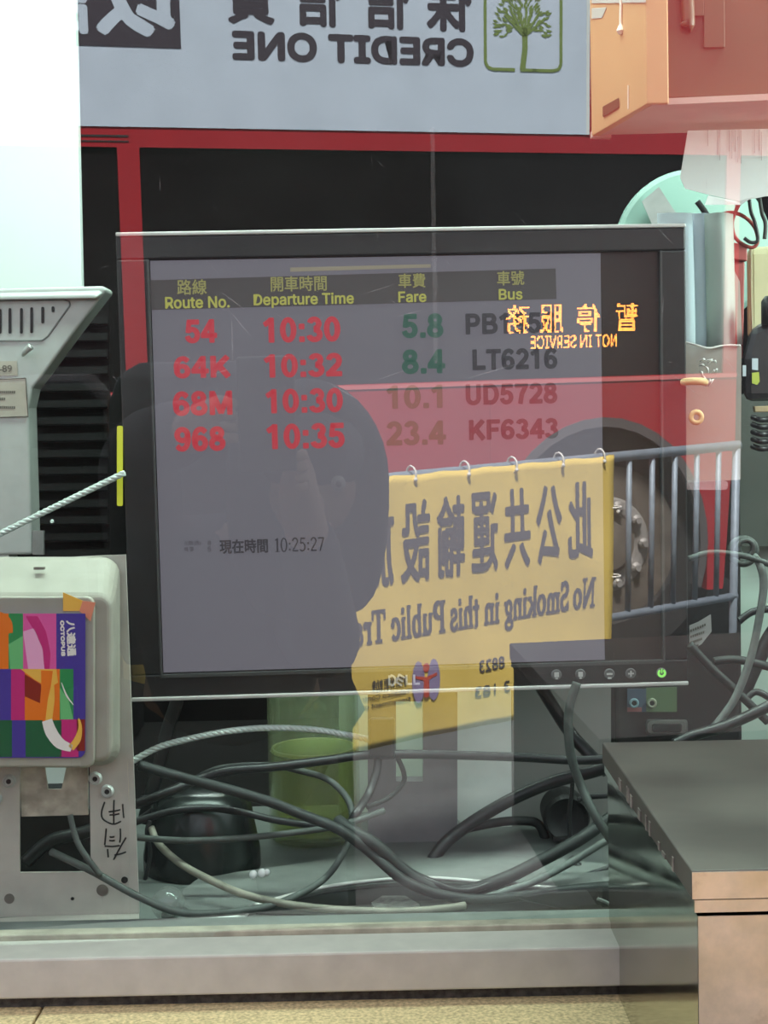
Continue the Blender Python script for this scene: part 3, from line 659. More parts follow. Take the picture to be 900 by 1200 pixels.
sheet('cream_strip', 'thin cream strip leaning beside the curled sheets', 'strip', [(859,314),(867,330),(870,404),(864,404)], .23, mat('cream', (.55,.43,.38), .6))
M_['redp'] = mat('dark_red_plastic', (.40,.08,.07), .5, 0, .1, 30)
rc = thing('red_holder', 'dark red plastic holder behind the curled sheets', 'holder', at(868,400,.25))
MB().slab(pp([(856,284),(876,286),(876,306),(856,303)],.24), (0,.03,0)).build('rim', M_['redp'], rc, bevel=.001)
MB().slab(pp([(857,306),(873,307),(871,420),(857,420)],.245), (0,.03,0)).build('body', M_['redp'], rc, bevel=.001)
M_['redcable'] = mat('red_cable', (.34,.05,.04), .45)
CAB = {}
def cable(pts, Y, r, m, label, group=None, n=8, name='cable', cat='cable', flat=1):
    """pts: (x, y) or (x, y, depth); r in pixels"""
    P = [at(p[0], p[1], p[2] if len(p) > 2 else Y) for p in pts]
    Ym = sum(p.y for p in P)/len(P)
    g = MB().tube(P, px(r, Ym), n, flat); o = g.build(name, m, smooth=True)
    return tag(o, label, cat, group)
M_['cblack'] = mat('cable_black', (.015,.015,.016), .42, 0, .3, 120, .15)
M_['cdark'] = mat('cable_dark_grey', (.021,.024,.023), .6, 0, .3, 90, .25)
M_['cgrey'] = mat('cable_grey', (.065,.075,.068), .6, 0, .25, 90, .25)
M_['clight'] = mat('cable_light', (.15,.17,.155), .55, 0, .2, 120, .3)
M_['cbeige'] = mat('cable_beige', (.22,.21,.165), .6, 0, .35, 60, .3)
# steel rope: twisted strands
M_['steel'] = mat('steel_rope', (.60,.68,.63), .4, .1, .1, 60)
def rope(pts, Y, r, label, parent=None):
    P = smooth_path([at(p[0], p[1], p[2] if len(p) > 2 else Y) for p in pts], 24) if len(pts) > 2 else [at(*pts[0],Y).lerp(at(*pts[1],Y), i/60) for i in range(61)]
    g = MB(); rad = px(r, Y); L = 0
    for k in range(3):
        Q = []; L = 0
        for i, p in enumerate(P):
            t = (P[min(i+1,len(P)-1)]-P[max(i-1,0)]).normalized(); a = t.cross(Vector((0,1,0))).normalized(); b = t.cross(a)
            if i: L += (p-P[i-1]).length
            ph = L/(rad*5)*2*PI+k*2*PI/3
            Q.append(p+(a*math.cos(ph)+b*math.sin(ph))*rad*.45)
        rings = []
        for i, p in enumerate(Q):
            t = (Q[min(i+1,len(Q)-1)]-Q[max(i-1,0)]).normalized(); a = t.cross(Vector((0,1,0))).normalized(); b = t.cross(a)
            rings.append([p+(a*math.cos(2*PI*j/6)+b*math.sin(2*PI*j/6))*rad*.58 for j in range(6)])
        g.loft(rings)
    return tag(g.build('wire_rope', M_['steel'], smooth=True), label, 'wire rope')
cable([(872,228),(862,248),(858,262),(861,277),(870,286),(882,290),(888,282),(884,266),(872,254),(858,249),(846,251)], .24, 2.2, M_['redcable'], 'looped thin red cable under the hanging paper')
cable([(866,228),(862,246),(857,258),(858,270)], .245, 1.6, M_['redcable'], 'second short red cable hanging beside the red loop')
cable([(872,279),(880,284),(888,281),(885,262),(880,248),(878,232)], .235, 2.2, M_['cblack'], 'black cable end curling beside the red cable loop')
cable([(890,231),(893,250),(897,262),(896,280)], .24, 2.4, M_['cgrey'], 'short grey cable hanging at the top right edge')
M_['cream'] = mat('cream_binder', (.58,.54,.33), .6, 0, .06, 30)
bn = thing('cream_folder', 'cream yellow folder standing at the right edge', 'folder', at(890,395,.28))
MB().loft([pp([(875,290),(960,286),(960,400),(876,400)],.27+d) for d in (0,.05)]).build('folder_body', M_['cream'], bn, bevel=.006)
MB().tube([at(880,289,.268), at(880.5,345,.268), at(882,398,.268)], .0012, 6).build('fold_line', mat('fold', (.42,.38,.24), .7), bn)
sp_ = thing('black_walkie_talkie_holder', 'black device with a pale and yellow label at the right edge', 'device', at(890,520,.2))
sp_.name = 'black_handheld_device'
WL[sp_.name] = at(890,520,.2)
MB().loft([pp([(880,384),(900,376),(960,376),(960,470),(872,470),(870,420)],.20+d) for d in (0,.06)]).build('body', mat('device_black', (.03,.032,.035), .35, 0, .3, 50), sp_, bevel=.006)
MB().slab(pp([(881,420),(888,420),(888,434),(881,433)],.198), (0,-.001,0)).build('pale_label', M_['whiteblue'], sp_)
MB().slab(pp([(881,437),(889,436),(890,447),(887,451),(881,449)],.198), (0,-.001,0)).build('yellow_label', mat('label_yellow', (.55,.62,.10), .5), sp_)
MB().slab(pp([(870,428),(874,428),(874,441),(870,441)],.198), (0,-.001,0)).build('pale_label', M_['whiteblue'], sp_)
MB().lathe(at(901,350,.2)+Vector((0,0,-.008)), [(.006,-.012),(.006,.006),(.003,.010)], 14).build('antenna_knob', M_['black'], sp_, smooth=True)
MB().slab(pp([(884,476),(960,474),(960,482),(885,483)],.20), (0,.006,0)).build('wooden_stick', mat('pale_wood', (.50,.38,.22), .6, 0, .15, 40), sp_, bevel=.0006)
g = MB()
for i in range(5): g.tube([at(882,489+i*8.5,.21), at(892,492+i*8.5,.20), at(905,491+i*8.5,.21)], .0022, 8)
g.build('coiled_cord', M_['cblack'], sp_, smooth=True)
M_['gpanel'] = mat('grey_green_panel', (.06,.067,.058), .6, 0, .12, 12, .05)
sheet('grey_board', 'grey-green panel standing behind the black device', 'board', [(866,462),(1000,456),(1000,640),(866,640)], .48, M_['gpanel'], .01)
sheet('mint_wall_sheet', 'pale greenish sheet behind the cables at the right edge', 'panel', [(866,636),(1000,636),(1000,872),(866,872)], .50, mat('pale_green', (.46,.56,.49), .6, 0, .08, 12), .01)
# clear pouch with rings
M_['pouch'] = clear_mat('clear_plastic', (.93,.93,.92), 1.6, .42, (.70,.64,.58), rough=.15)
pc = thing('clear_pouch', 'clear crinkled plastic pouch hanging beside the monitor', 'pouch', at(835,575,.13))
P = [(803,401),(812,403),(828,407),(846,405),(869,405),(868,562),(803,566)]
MB().slab(pp(P,.175), (0,.0004,0)).build('pouch_sheet', M_['pouch'], pc)
random.seed(3)
g = MB()
for i in range(13):
    x, y = 816+random.random()*24, 422+random.random()*30; a = random.random()*PI; l = 2+random.random()*4
    p0 = at(x-l*math.cos(a), y-l*math.sin(a),.170); p1 = at(x+l*math.cos(a), y+l*math.sin(a),.170)
    g.tube([p0, (p0+p1)/2+Vector((0,-.002,.001)), p1], lambda t: .0002+.0008*math.sin(t*PI), 4)
g.tube([at(803,401,.174), at(815,404,.172), at(830,408,.172), at(848,405,.174), at(868,405,.174)], .0008, 5)
g.build('crinkle', mat('crinkle', (.75,.74,.70), .2), pc, smooth=True)
MB().loft([rr(803,563,853,574,4,.168), rr(803,563,853,574,4,.171)]).build('sealed_strip', clear_mat('clear_strip', (.85,.85,.85), 1.6, .25), pc)
M_['cork'] = mat('cork', (.62,.45,.22), .6, 0, .12, 60)
def torus(g, c, R, r, n=22, m=8):
    rings = []
    for i in range(n):
        a = 2*PI*i/n; d = Vector((math.cos(a),0,math.sin(a)))
        rings.append([c+d*(R+r*math.cos(2*PI*j/m))+Vector((0,r*math.sin(2*PI*j/m),0)) for j in range(m)])
    rings.append(rings[0]); return g.loft(rings, cap=False)
tag(torus(MB(), at(816,489,.16), px(6.2,.16), px(3,.16)).build('cork_ring', M_['cork'], smooth=True), 'beige ring in the clear pouch, lower of two', 'ring')
tag(MB().tube([at(800,448,.16), at(808,447,.15), at(822,447,.15), at(826,448,.16)], .0028, 10).build('cork_plug', M_['cork'], smooth=True), 'small brown plug beside the monitor edge above the beige ring', 'plug')
# computer tower behind the monitor
tw = thing('computer_tower', 'black computer tower standing behind the monitor on the right', 'computer', (at(790,900,.3).x,.3,1.112))
a, c = at(718,560,.30), at(868,560,.30)
MB().box((a.x,.30,1.1125), (c.x,.62,a.z)).build('case', mat('tower_black', (.014,.012,.013), .5, 0, .3, 40), tw, bevel=.003)
pg_ = MB().slab(pp([(735,807),(757,807),(757,834),(735,834)],.299), (0,-.001,0)).build('jack_panel', mat('jack_blue', (.06,.09,.13), .5), tw)
MB().slab(pp([(735,829),(752,829),(752,834),(735,834)],.2978), (0,-.0005,0)).build('pink_stripe', mat('jack_pink', (.25,.09,.09), .5), pg_)
pg2 = MB().slab(pp([(757,806),(793,805),(793,834),(757,834)],.299), (0,-.001,0)).build('jack_panel', mat('jack_green', (.10,.16,.08), .5), tw)
for par, x, col in ((pg_,743,(.18,.32,.36)),(pg2,764,(.30,.34,.24))):
    torus(MB(), at(x,824,.2965), px(4.3,.29), px(1.7,.29), 18, 6).build('audio_jack', mat('jack_ring', col, .4), par, smooth=True)
    MB().lathe(at(x,824,.297), [(px(3.2,.29),0),(px(3.2,.29),-.001)], 14, 'y').build('jack_hole', M_['black'], par)
g = MB(); g.loft([rr(757,843,806,861,4,.299), rr(759,845,804,859,4,.290)]); g.build('serial_port', mat('port_metal', (.20,.20,.19), .4, .5), tw)
MB().loft([rr(764,848,799,858,3,.2895), rr(765,849,798,857,3,.2875)]).build('port_socket', M_['black'], tw)
sk = MB().slab(pp([(808,733),(818,729),(833,720),(834,740),(822,755),(808,763)],.20), (0,.0006,0)); so = tag(sk.build('cable_tag', mat('tag_white', (.40,.39,.37), .6)), 'small printed white tag on a cable beside the tower', 'tag')
g = MB()
for (x0,y0,x1,y1) in ((809,738,828,730),(809,745,826,739),(809,752,823,747),(810,758,818,755)):
    n = 7
    for i in range(n):
        t = i/n; x, y = x0+(x1-x0)*t, y0+(y1-y0)*t; g.slab(pp([(x,y),(x+1.7,y-.6),(x+1.7,y+2.2),(x,y+2.8)],.1995), (0,-.0001,0))
g.build('printing', M_['grime'], so)

# white panel, dish and speaker under the monitor
sheet('light_grey_board', 'light grey panel standing behind the monitor neck', 'panel', [(600,790),(716,790),(716,1004),(600,1004)], .275, mat('light_grey', (.24,.235,.22), .6, 0, .1, 14), .004)
sheet('white_carton', 'white carton face between the monitor neck and the grey board', 'carton', [(500,790),(599,790),(600,1004),(500,1004)], .275, mat('carton_white', (.74,.78,.73), .6, 0, .1, 30), .05)
sheet('pale_board', 'pale panel seen through the slot of the monitor neck', 'board', [(397,800),(500,800),(500,1008),(397,1008)], .33, mat('pale_panel', (.62,.68,.60), .6, 0, .06, 20), .004)
ds = MB(); ds.loft([pp([(536,958),(548,972),(570,980),(600,984),(600,998),(540,998)],.262+d) for d in (0,.008)]); tag(ds.build('white_dish', mat('dish', (.55,.58,.53), .4), bevel=.002), 'white curved dish edge behind the monitor foot', 'dish')
spk = thing('round_speaker', 'small round black speaker behind the cables on the right', 'speaker', on(665,985,1.118))
cc = at(664,958,.225)
MB().lathe(cc, [(px(27,.225),.03),(px(28,.225),0),(px(25,.225),-.006),(px(20,.225),-.003),(px(3,.225),.004)], 30, 'y').build('body', M_['blackm'], spk, smooth=False)
MB().box((cc.x-.012,.215,1.1185), (cc.x+.012,.25,cc.z-px(24,.225))).build('foot', M_['blackm'], spk)

# jar with yellow-green liquid
jr = thing('glass_jar', 'clear glass jar half full of pale yellow-green liquid', 'jar', (at(370,985,.255).x,.255,1.1125))
jc = Vector((at(370,985,.255).x,.255,1.1125)); R_ = px(54,.255)
M_['jar'] = clear_mat('jar_glass', (.97,.98,.93), 1.5, .16, (.70,.82,.56), glow=True)
M_['liq'] = clear_mat('liquid', (.93,.96,.60), 1.33, .24, (.92,.93,.46), glow=True)
zl = at(370,877,.255).z-1.1125
MB().lathe(jc, [(R_*.3,.001),(R_*.96,.001),(R_,.006),(R_,.19),(R_*.97,.20),(R_*.93,.20),(R_*.95,.19),(R_*.95,.008),(R_*.3,.006)], 40).build('jar_body', M_['jar'], jr, smooth=True)
MB().lathe(jc, [(R_*.2,.0085),(R_*.93,.0085),(R_*.93,zl),(R_*.2,zl)], 40).build('liquid', M_['liq'], jr)
torus(MB(), Vector((0,0,0)), R_*.92, .0022, 36, 8)
g = MB(); rings = []
for i in range(37):
    a = 2*PI*i/36; d = Vector((math.cos(a),math.sin(a),0)); rings.append([jc+Vector((0,0,zl))+d*(R_*.90+.002*math.cos(2*PI*j/6))+Vector((0,0,.002*math.sin(2*PI*j/6))) for j in range(6)])
MB().lathe(jc, [(R_*.02,zl+.0004),(R_*.90,zl+.0004),(R_*.90,zl+.0012),(R_*.02,zl+.0012)], 36).build('liquid_surface', mat('liquid_top', (.50,.58,.20), .2), jr)
g.loft(rings, cap=False); g.build('liquid_rim', mat('liquid_edge', (.60,.66,.25), .3), jr, smooth=True)
# black dome, clear bulb, crumbs
dm = thing('black_dome', 'black dome-shaped device under the cables left of the jar', 'device', on(235,1040,1.112))
dc_ = Vector((at(235,1000,.17).x,.18,1.1125)); Rd = px(70,.17)
MB().lathe(dc_, [(Rd,0),(Rd*1.0,.012),(Rd*.93,.030),(Rd*.86,.048),(Rd*.74,.058),(Rd*.5,.063),(Rd*.1,.065)], 44).build('shell', mat('glossy_black', (.022,.028,.026), .25, 0, .2, 60), dm, smooth=True)
bl = thing('clear_bulb', 'small clear plastic ball on the sill edge', 'ball', on(197,1080,1.113))
bc = at(197,1059,.045)
MB().ball(bc, px(20,.045), 24, 16).build('ball', clear_mat('ball_glass', (.82,.85,.83), 1.5, .16, (.5,.52,.5)), bl, smooth=True)
MB().lathe(bc+Vector((0,0,-px(13,.045))), [(px(7,.045),-.004),(px(9,.045),0),(px(5,.045),.006)], 16).build('inner_cap', M_['clight'], bl)
for i, (x, y, r) in enumerate(((297,1025,5),(307,1023,5),(313,1022,3.5))):
    tag(MB().ball(at(x,y,.09), px(r,.09), 8, 6, (1,.9,1.1)).build('foam_bead', M_['paper'], smooth=True), ('white foam crumb nearest the black dome, largest of three', 'middle white foam crumb of the three right of the black dome', 'smallest white foam crumb, rightmost of the three by the black dome')[i], 'crumb', 'foam crumbs')
sheet('paper_scrap', 'white paper scrap on the counter beside the clear ball', 'paper', [(218,1066),(296,1062),(282,1086),(238,1086)], .04, M_['paper'], .001) if False else tag(MB().slab([on(x,y,1.1135) for x,y in ((230,1068),(296,1066),(280,1086),(240,1084))], (0,0,.0008)).build('paper_scrap', M_['paper']), 'white paper scrap on the counter beside the clear ball', 'paper')

# ------------------------------------------------------------------ the cables
rope([(-60,655),(146,554)], .13, 4, 'straight steel wire rope in front of the louvred unit')
rope([(150,895,.15),(183,877,.15),(217,867,.15),(267,857,.15),(317,853,.16),(367,855,.16),(405,861,.16),(440,868,.17)], .15, 4, 'steel wire rope arching in front of the glass jar')
cable([(163,897,.10),(217,912,.10),(267,925,.09),(317,940,.09),(350,953,.09),(397,972,.08),(433,998,.08),(471,1030,.07),(510,1047,.07),(560,1054,.07),(613,1050,.07),(677,1042,.08),(725,1038,.09)], .09, 6.5, M_['cdark'], 'thick grey cable sweeping across the whole tangle to the steel box')
cable([(160,942,.12),(200,927,.12),(233,913,.13),(267,903,.13),(317,899,.13),(383,891,.14),(427,885,.15),(490,884,.16),(600,887,.17),(677,891,.17),(720,888,.17)], .14, 5.5, M_['cblack'], 'black cable crossing level in front of the jar and the neck')
cable([(225,915,.155),(260,900,.155),(317,897,.155),(350,903,.15),(383,913,.14),(405,933,.13),(413,957,.12),(408,987,.10),(383,1027,.08),(340,1053,.06),(293,1066,.05),(217,1070,.035),(165,1052,.032),(110,1022,.035),(60,998,.05)], .1, 4.2, M_['cgrey'], 'grey cable looping round the jar and over the bracket foot')
cable([(177,970,.12),(187,990,.11),(213,1013,.09),(250,1033,.07),(283,1047,.06),(327,1058,.055),(383,1065,.05),(450,1068,.05),(507,1066,.05),(545,1061,.06)], .08, 4.6, M_['cbeige'], 'beige cable curving down across the front of the black dome')
cable([(155,981,.10),(217,985,.09),(283,982,.09),(350,975,.10),(400,967,.11),(450,950,.13)], .1, 4, M_['cgrey'], 'thin grey cable lying level across the black dome')
cable([(150,966,.14),(200,951,.14),(243,947,.14),(283,952,.13),(323,961,.12),(367,967,.11),(412,970,.11),(440,990,.1),(470,1015,.09),(507,1034,.08),(545,1044,.08),(590,1030,.09)], .12, 4.6, M_['cblack'], 'black cable curving over the top of the black dome')
cable([(212,800,.2),(206,826,.19),(197,853,.19),(187,893,.19),(176,935,.19),(168,965,.19)], .19, 8, M_['cdark'], 'flat dark strap hanging down from behind the monitor', name='strap', cat='strap', flat=.4)
cable([(165,935,.17),(205,930,.17),(235,935,.16),(238,945,.16)], .17, 2.5, M_['cblack'], 'thin black cable behind the top of the black dome')
cable([(163,960,.17),(190,942,.17),(215,935,.17)], .17, 3, M_['cdark'], 'short grey cable end behind the black dome')
cable([(176,962,.12),(172,975,.12),(176,1000,.13),(170,1030,.14)], .12, 2.6, M_['cdark'], 'thin dark cable dropping beside the bracket edge')
pl_ = thing('power_plug', 'black moulded plug hanging in front of the monitor neck', 'plug', at(446,890,.16))
MB().loft([rr(431,842,464,890,4,.165), rr(433,840,462,888,4,.145)]).build('plug_body', M_['cblack'], pl_, bevel=.002)
MB().tube([at(443,888,.155), at(441,905,.15), at(432,930,.14), at(418,952,.12), at(408,968,.12)], px(5,.15), 8).build('plug_cable', M_['cblack'], pl_, smooth=True)
cable([(466,888,.17),(473,905,.17),(472,918,.17),(455,935,.16),(430,946,.15)], .16, 3, M_['cdark'], 'thin dark cable curving beside the black plug')
cable([(725,890,.19),(702,902,.19),(649,916,.2),(599,937,.2),(553,964,.19),(520,990,.18),(498,1022,.17)], .19, 8, M_['cblack'], 'thick black cable running diagonally down across the light grey panel')
cable([(735,945,.12),(713,960,.12),(677,985,.11),(631,1010,.10),(590,1030,.09),(545,1044,.085),(507,1040,.08),(470,1018,.08),(440,990,.08),(410,972,.09),(396,962,.1)], .1, 8, M_['cdark'], 'thickest dusty dark cable dipping along the monitor foot')
cable([(735,972,.10),(706,988,.10),(670,1010,.09),(628,1032,.08),(585,1047,.075),(570,1052,.075)], .09, 4.6, M_['clight'], 'light dusty cable lying along the thickest dark cable')
cable([(676,800,.10),(668,826,.10),(666,850,.10),(669,885,.10),(681,921,.10),(700,960,.09),(722,992,.09)], .1, 5.5, M_['cgrey'], 'grey cable dropping steeply from the monitor to the steel box')
cable([(628,795,.22),(640,815,.22),(667,857,.22),(690,883,.21),(712,905,.2)], .21, 7.5, M_['cblack'], 'thick black cable slanting down right below the monitor')
cable([(515,985,.24),(537,974,.24),(570,966,.24),(600,962,.24),(628,964,.24),(638,980,.24),(642,1000,.24)], .24, 5.5, M_['cdark'], 'dark cable hooking down beside the round speaker')
cable([(735,1008,.14),(700,1022,.13),(670,1032,.12),(640,1038,.12)], .12, 4, M_['cblack'], 'thin black cable end beside the steel box')
cable([(672,900,.20),(670,928,.20),(667,958,.20),(669,990,.20)], .2, 2.6, M_['cblack'], 'thin black cord hanging over the round speaker')
cable([(677,938,.2),(690,934,.2),(720,932,.2)], .2, 3.4, M_['cblack'], 'short black cord leading right from the round speaker')
cable([(668,1006,.15),(690,1030,.14),(712,1045,.13),(725,1050,.13)], .14, 6, M_['cblack'], 'thick black cable end behind the black plug block')
pb = thing('plug_block', 'large black plug block lying beside the steel box', 'plug', on(690,1068,1.114))
MB().loft([[at(x,y,.05+d) for x,y in ((600,1050),(640,1043),(690,1040),(722,1040),(722,1074),(690,1074),(650,1064),(615,1056))] for d in (0,.03)]).build('block', M_['cblack'], pb, bevel=.003)
cable([(700,1053,.045),(712,1058,.045),(722,1066,.045)], .045, 2, M_['clight'], 'tiny pale wire on the black plug block')
cable([(30,1010,.12),(60,985,.12),(100,975,.12),(150,955,.12)], .12, 8, M_['cblack'], 'thick black cable seen through the bracket opening')
cable([(20,985,.15),(50,968,.15),(80,962,.15),(140,950,.15)], .15, 4, M_['cdark'], 'dark cable seen through the top of the bracket opening')
cable([(82,955,.04),(90,985,.035),(102,1005,.03),(118,1026,.03)], .035, 3.6, M_['cgrey'], 'short grey cable joining the loop on the bracket')
MBp = sheet('pale_strip', 'pale strip seen through the bracket opening', 'strip', [(20,968),(105,950),(108,962),(40,978)], .3, M_['mint'], .004)
sheet('white_card', 'white card seen through the notch of the bracket', 'card', [(40,890),(90,890),(84,935),(48,935)], .35, M_['paper'], .002)
# right-hand cables over the tower
g = MB(); torus(g, at(871,646,.12), px(15,.12), px(4,.12), 24, 8); torus(g, at(874,642,.105), px(9,.105), px(3.2,.105), 20, 8)
tag(g.build('cable_coil', M_['cgrey'], smooth=True), 'small coil of grey cable at the right edge', 'cable')
cable([(884,652,.11),(891,663,.10),(895,684,.10),(891,717,.10),(880,770,.10),(863,815,.10),(848,838,.10),(832,858,.10)], .1, 4.8, M_['clight'], 'light grey cable curving down from the coil')
cable([(807,655,.10),(831,648,.10),(863,650,.10),(887,656,.10),(930,672,.10)], .1, 3.6, M_['cgrey'], 'grey cable running right across the coil')
cable([(866,728,.15),(882,717,.15),(905,714,.15),(940,718,.15)], .15, 4.4, M_['cblack'], 'black cable level with the printed tag at the right edge')
cable([(930,715,.18),(905,742,.18),(887,777,.18),(870,815,.18)], .18, 9, M_['cblack'], 'thick black cable slanting at the right edge')
cable([(836,775,.13),(863,773,.13),(900,781,.13),(930,790,.13)], .13, 5, M_['cdark'], 'dark grey cable level below the printed tag')
cable([(808,755,.12),(831,780,.12),(863,810,.12),(900,846,.12)], .12, 5, M_['cdark'], 'dark cable falling diagonally from the printed tag')
cable([(790,872,.09),(812,862,.09),(852,850,.09),(900,828,.09),(930,812,.09)], .09, 7, M_['cblack'], 'thick black cable just above the steel box')
cable([(872,822,.14),(886,811,.14),(905,820,.14),(920,830,.14)], .14, 4, M_['cblack'], 'small black cable arch above the steel box')

# ------------------------------------------------------------------ stainless steel box outside the glass
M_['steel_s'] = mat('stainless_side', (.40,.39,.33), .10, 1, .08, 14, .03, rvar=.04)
M_['steel_t'] = mat('stainless_top_shaded', (.075,.07,.058), .5, .2, .45, 9, .06, spec=.35, stretch=(1,1.3,1), rvar=.02)  # dark surroundings mirrored in the lid are put into its colour
M_['steel_f'] = mat('stainless_front_pink_cast', (.80,.66,.59), .36, .8, .2, 30, .05, rvar=.05)  # the bus's pink reflection is put into the front steel's colour
def stain(m, col, scale, lo, hi, off=0):
    n = m.node_tree; b = n.nodes['Principled BSDF']; src = b.inputs['Base Color'].links[0].from_socket
    tc = n.nodes.new('ShaderNodeTexCoord'); mp = n.nodes.new('ShaderNodeMapping'); mp.inputs['Location'].default_value = (off, off, off)
    nz = n.nodes.new('ShaderNodeTexNoise'); nz.inputs['Scale'].default_value = scale; nz.inputs['Detail'].default_value = 9; nz.inputs['Roughness'].default_value = .65
    n.links.new(tc.outputs['Object'], mp.inputs[0]); n.links.new(mp.outputs[0], nz.inputs['Vector'])
    mr = n.nodes.new('ShaderNodeMapRange'); mr.inputs[1].default_value = lo; mr.inputs[2].default_value = hi
    n.links.new(nz.outputs[0], mr.inputs[0]); mx = n.nodes.new('ShaderNodeMix'); mx.data_type = 'RGBA'
    n.links.new(mr.outputs[0], mx.inputs[0]); n.links.new(src, mx.inputs[6]); mx.inputs[7].default_value = (*col, 1)
    n.links.new(mx.outputs[2], b.inputs['Base Color'])
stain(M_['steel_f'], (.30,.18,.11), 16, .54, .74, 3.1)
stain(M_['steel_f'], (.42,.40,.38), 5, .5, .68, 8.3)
sb = thing('steel_box', 'stainless steel lidded box with brown stains on the stone ledge', 'box', (.3,-.14,1.0912))
bx0, by0, by1, bz0, bz1 = .1376, -.275, -.004, 1.0912, 1.244
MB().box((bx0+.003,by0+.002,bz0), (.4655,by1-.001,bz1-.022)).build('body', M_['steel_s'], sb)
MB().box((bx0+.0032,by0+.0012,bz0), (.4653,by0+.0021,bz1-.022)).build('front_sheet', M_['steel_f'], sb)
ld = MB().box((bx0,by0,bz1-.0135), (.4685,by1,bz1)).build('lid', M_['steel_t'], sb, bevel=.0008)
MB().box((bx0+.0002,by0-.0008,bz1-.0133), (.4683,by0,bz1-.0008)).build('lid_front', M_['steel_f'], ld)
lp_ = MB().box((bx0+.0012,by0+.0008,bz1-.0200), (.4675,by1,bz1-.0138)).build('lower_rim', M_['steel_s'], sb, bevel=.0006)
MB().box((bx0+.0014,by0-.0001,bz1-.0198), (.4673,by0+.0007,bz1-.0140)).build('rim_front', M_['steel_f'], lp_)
g = MB()
for i in range(9):
    t = .3+.07*i; y = by1+(by0-by1)*t+random.uniform(-.006,.006); g.box((bx0-.0007,y,bz1-.013), (bx0-.0001,y+random.uniform(.003,.009),bz1-.013+random.uniform(.002,.009)))
g.build('lid_dents', M_['grime'], ld)['kind'] = 'stuff'

# ------------------------------------------------------------------ outside, behind the camera: bus, railing, banner, photographer
BW, RW = -.1487, -.4449
M_['busred'] = mat('bus_red', (.40,.024,.034), .3, 0, .06, 4)
M_['busblack'] = mat('bus_window', (.008,.006,.007), .12, spec=.3)
M_['ad'] = mat('advert', (.59,.69,.80), .5, 0, .06, 5)
M_['adtext'] = mat('advert_dark', (.055,.045,.06), .5)
M_['adgreen'] = mat('advert_green', (.20,.28,.08), .5)
M_['tyre'] = mat('tyre', (.03,.03,.03), .8, 0, .2, 30, .2)
M_['arch'] = mat('wheel_arch', (.035,.03,.03), .7, 0, .3, 10)
M_['hub'] = mat('wheel_silver', (.35,.33,.31), .5, .2, .15, 20)
bus = thing('city_bus', 'red city bus with a pale advert panel, seen mirrored in the glass', 'bus', (0,-4.05,.08), (0,0,BW+PI))
Z0 = -.08
def bb(g, s0, s1, z0, z1, o0, o1): g.box((-s1,-o1,z0+Z0), (-s0,-o0,z1+Z0)); return g
bb(MB(), -7, 2.95, 2.04, 3.15, -2.45, -.03).build('roof_body', M_['busred'], bus, local=True, bevel=.03)
bb(MB(), -7, 2.95, .5, 2.04, -2.45, -.5).build('inner_body', M_['blackm'], bus, local=True)
bb(MB(), -7, 2.9, 2.030, 2.094, -.03, .0).build('window_header', M_['busred'], bus, local=True)
bb(MB(), -.62, -.30, 2.062, 2.068, 0, .002).build('header_groove', M_['tyre'], bus, local=True)
bb(MB(), -.62, -.30, 2.046, 2.050, 0, .002).build('header_groove', M_['tyre'], bus, local=True)
bb(MB(), 1.3148, 2.9, 2.094, 3.1, -.03, .0).build('front_cove', M_['busred'], bus, local=True)
adp = bb(MB(), -6.6, 1.3148, 2.094, 2.95, -.03, .004).build('advert_panel', M_['ad'], bus, local=True)
bb(MB(), 1.303, 1.3152, 2.094, 2.95, -.03, .006).build('advert_edge', M_['whiteboard'], adp, local=True)
def btext(txt, s0, s1, z0, z1, m, bold, par, off=.0052, sans=True, nm='lettering'):
    g = MB(); put_text(g, glyph_mesh(txt, sans), Vector((0,-off,0)), Vector((1,0,0)), Vector((0,0,1)), (-s1,z0+Z0,-s0,z1+Z0), bold)
    return g.build(nm, m, par, local=True)
btext('CREDIT ONE', .047, .884, 2.312, 2.407, M_['adtext'], .0065, adp)
for ch, sa, sb_ in (('保',.715,.878),('信',.500,.655),('信',.265,.42),('貸',.035,.195)): btext(ch, sa, sb_, 2.427, 2.61, M_['adtext'], .006, adp, sans=False)
dbx = bb(MB(), -1.4, -.1205, 2.343, 2.70, 0, .0055).build('dark_advert_block', M_['adtext'], adp, local=True)
btext('以', -.39, -.135, 2.375, 2.60, M_['ad'], .011, adp, .0065, False); btext('誠', -.64, -.405, 2.375, 2.60, M_['ad'], .007, adp, .0065, False)
g = MB()
def bpnt(s, z, off=.0055): return Vector((-s, -off, z+Z0))
def bstroke(g, pts, r, m=None):
    for p, q in zip(pts, pts[1:]):
        d = Vector((q[0]-p[0], q[1]-p[1])); n = Vector((-d.y, d.x)).normalized()*r
        g.slab([bpnt(p[0]+n.x,p[1]+n.y), bpnt(q[0]+n.x,q[1]+n.y), bpnt(q[0]-n.x,q[1]-n.y), bpnt(p[0]-n.x,p[1]-n.y)], (0,-.0008,0))
bstroke(g, [(1.035,2.308),(.955,2.308),(.935,2.314),(.926,2.332),(.926,2.62)], .0055)
bstroke(g, [(1.10,2.308),(1.175,2.308),(1.197,2.314),(1.206,2.332),(1.206,2.62)], .0055)
bstroke(g, [(.926,2.62),(1.206,2.62)], .0055)
bstroke(g, [(1.062,2.308),(1.072,2.38),(1.070,2.45)], .010); bstroke(g, [(1.055,2.308),(1.115,2.308)], .0055)
random.seed(5)
for a in (-60,-40,-20,-5,15,35,55):
    r = math.radians(90+a*1.0); bstroke(g, [(1.07,2.42),(1.07+.09*math.cos(r),2.45+.07*math.sin(r))], .004)
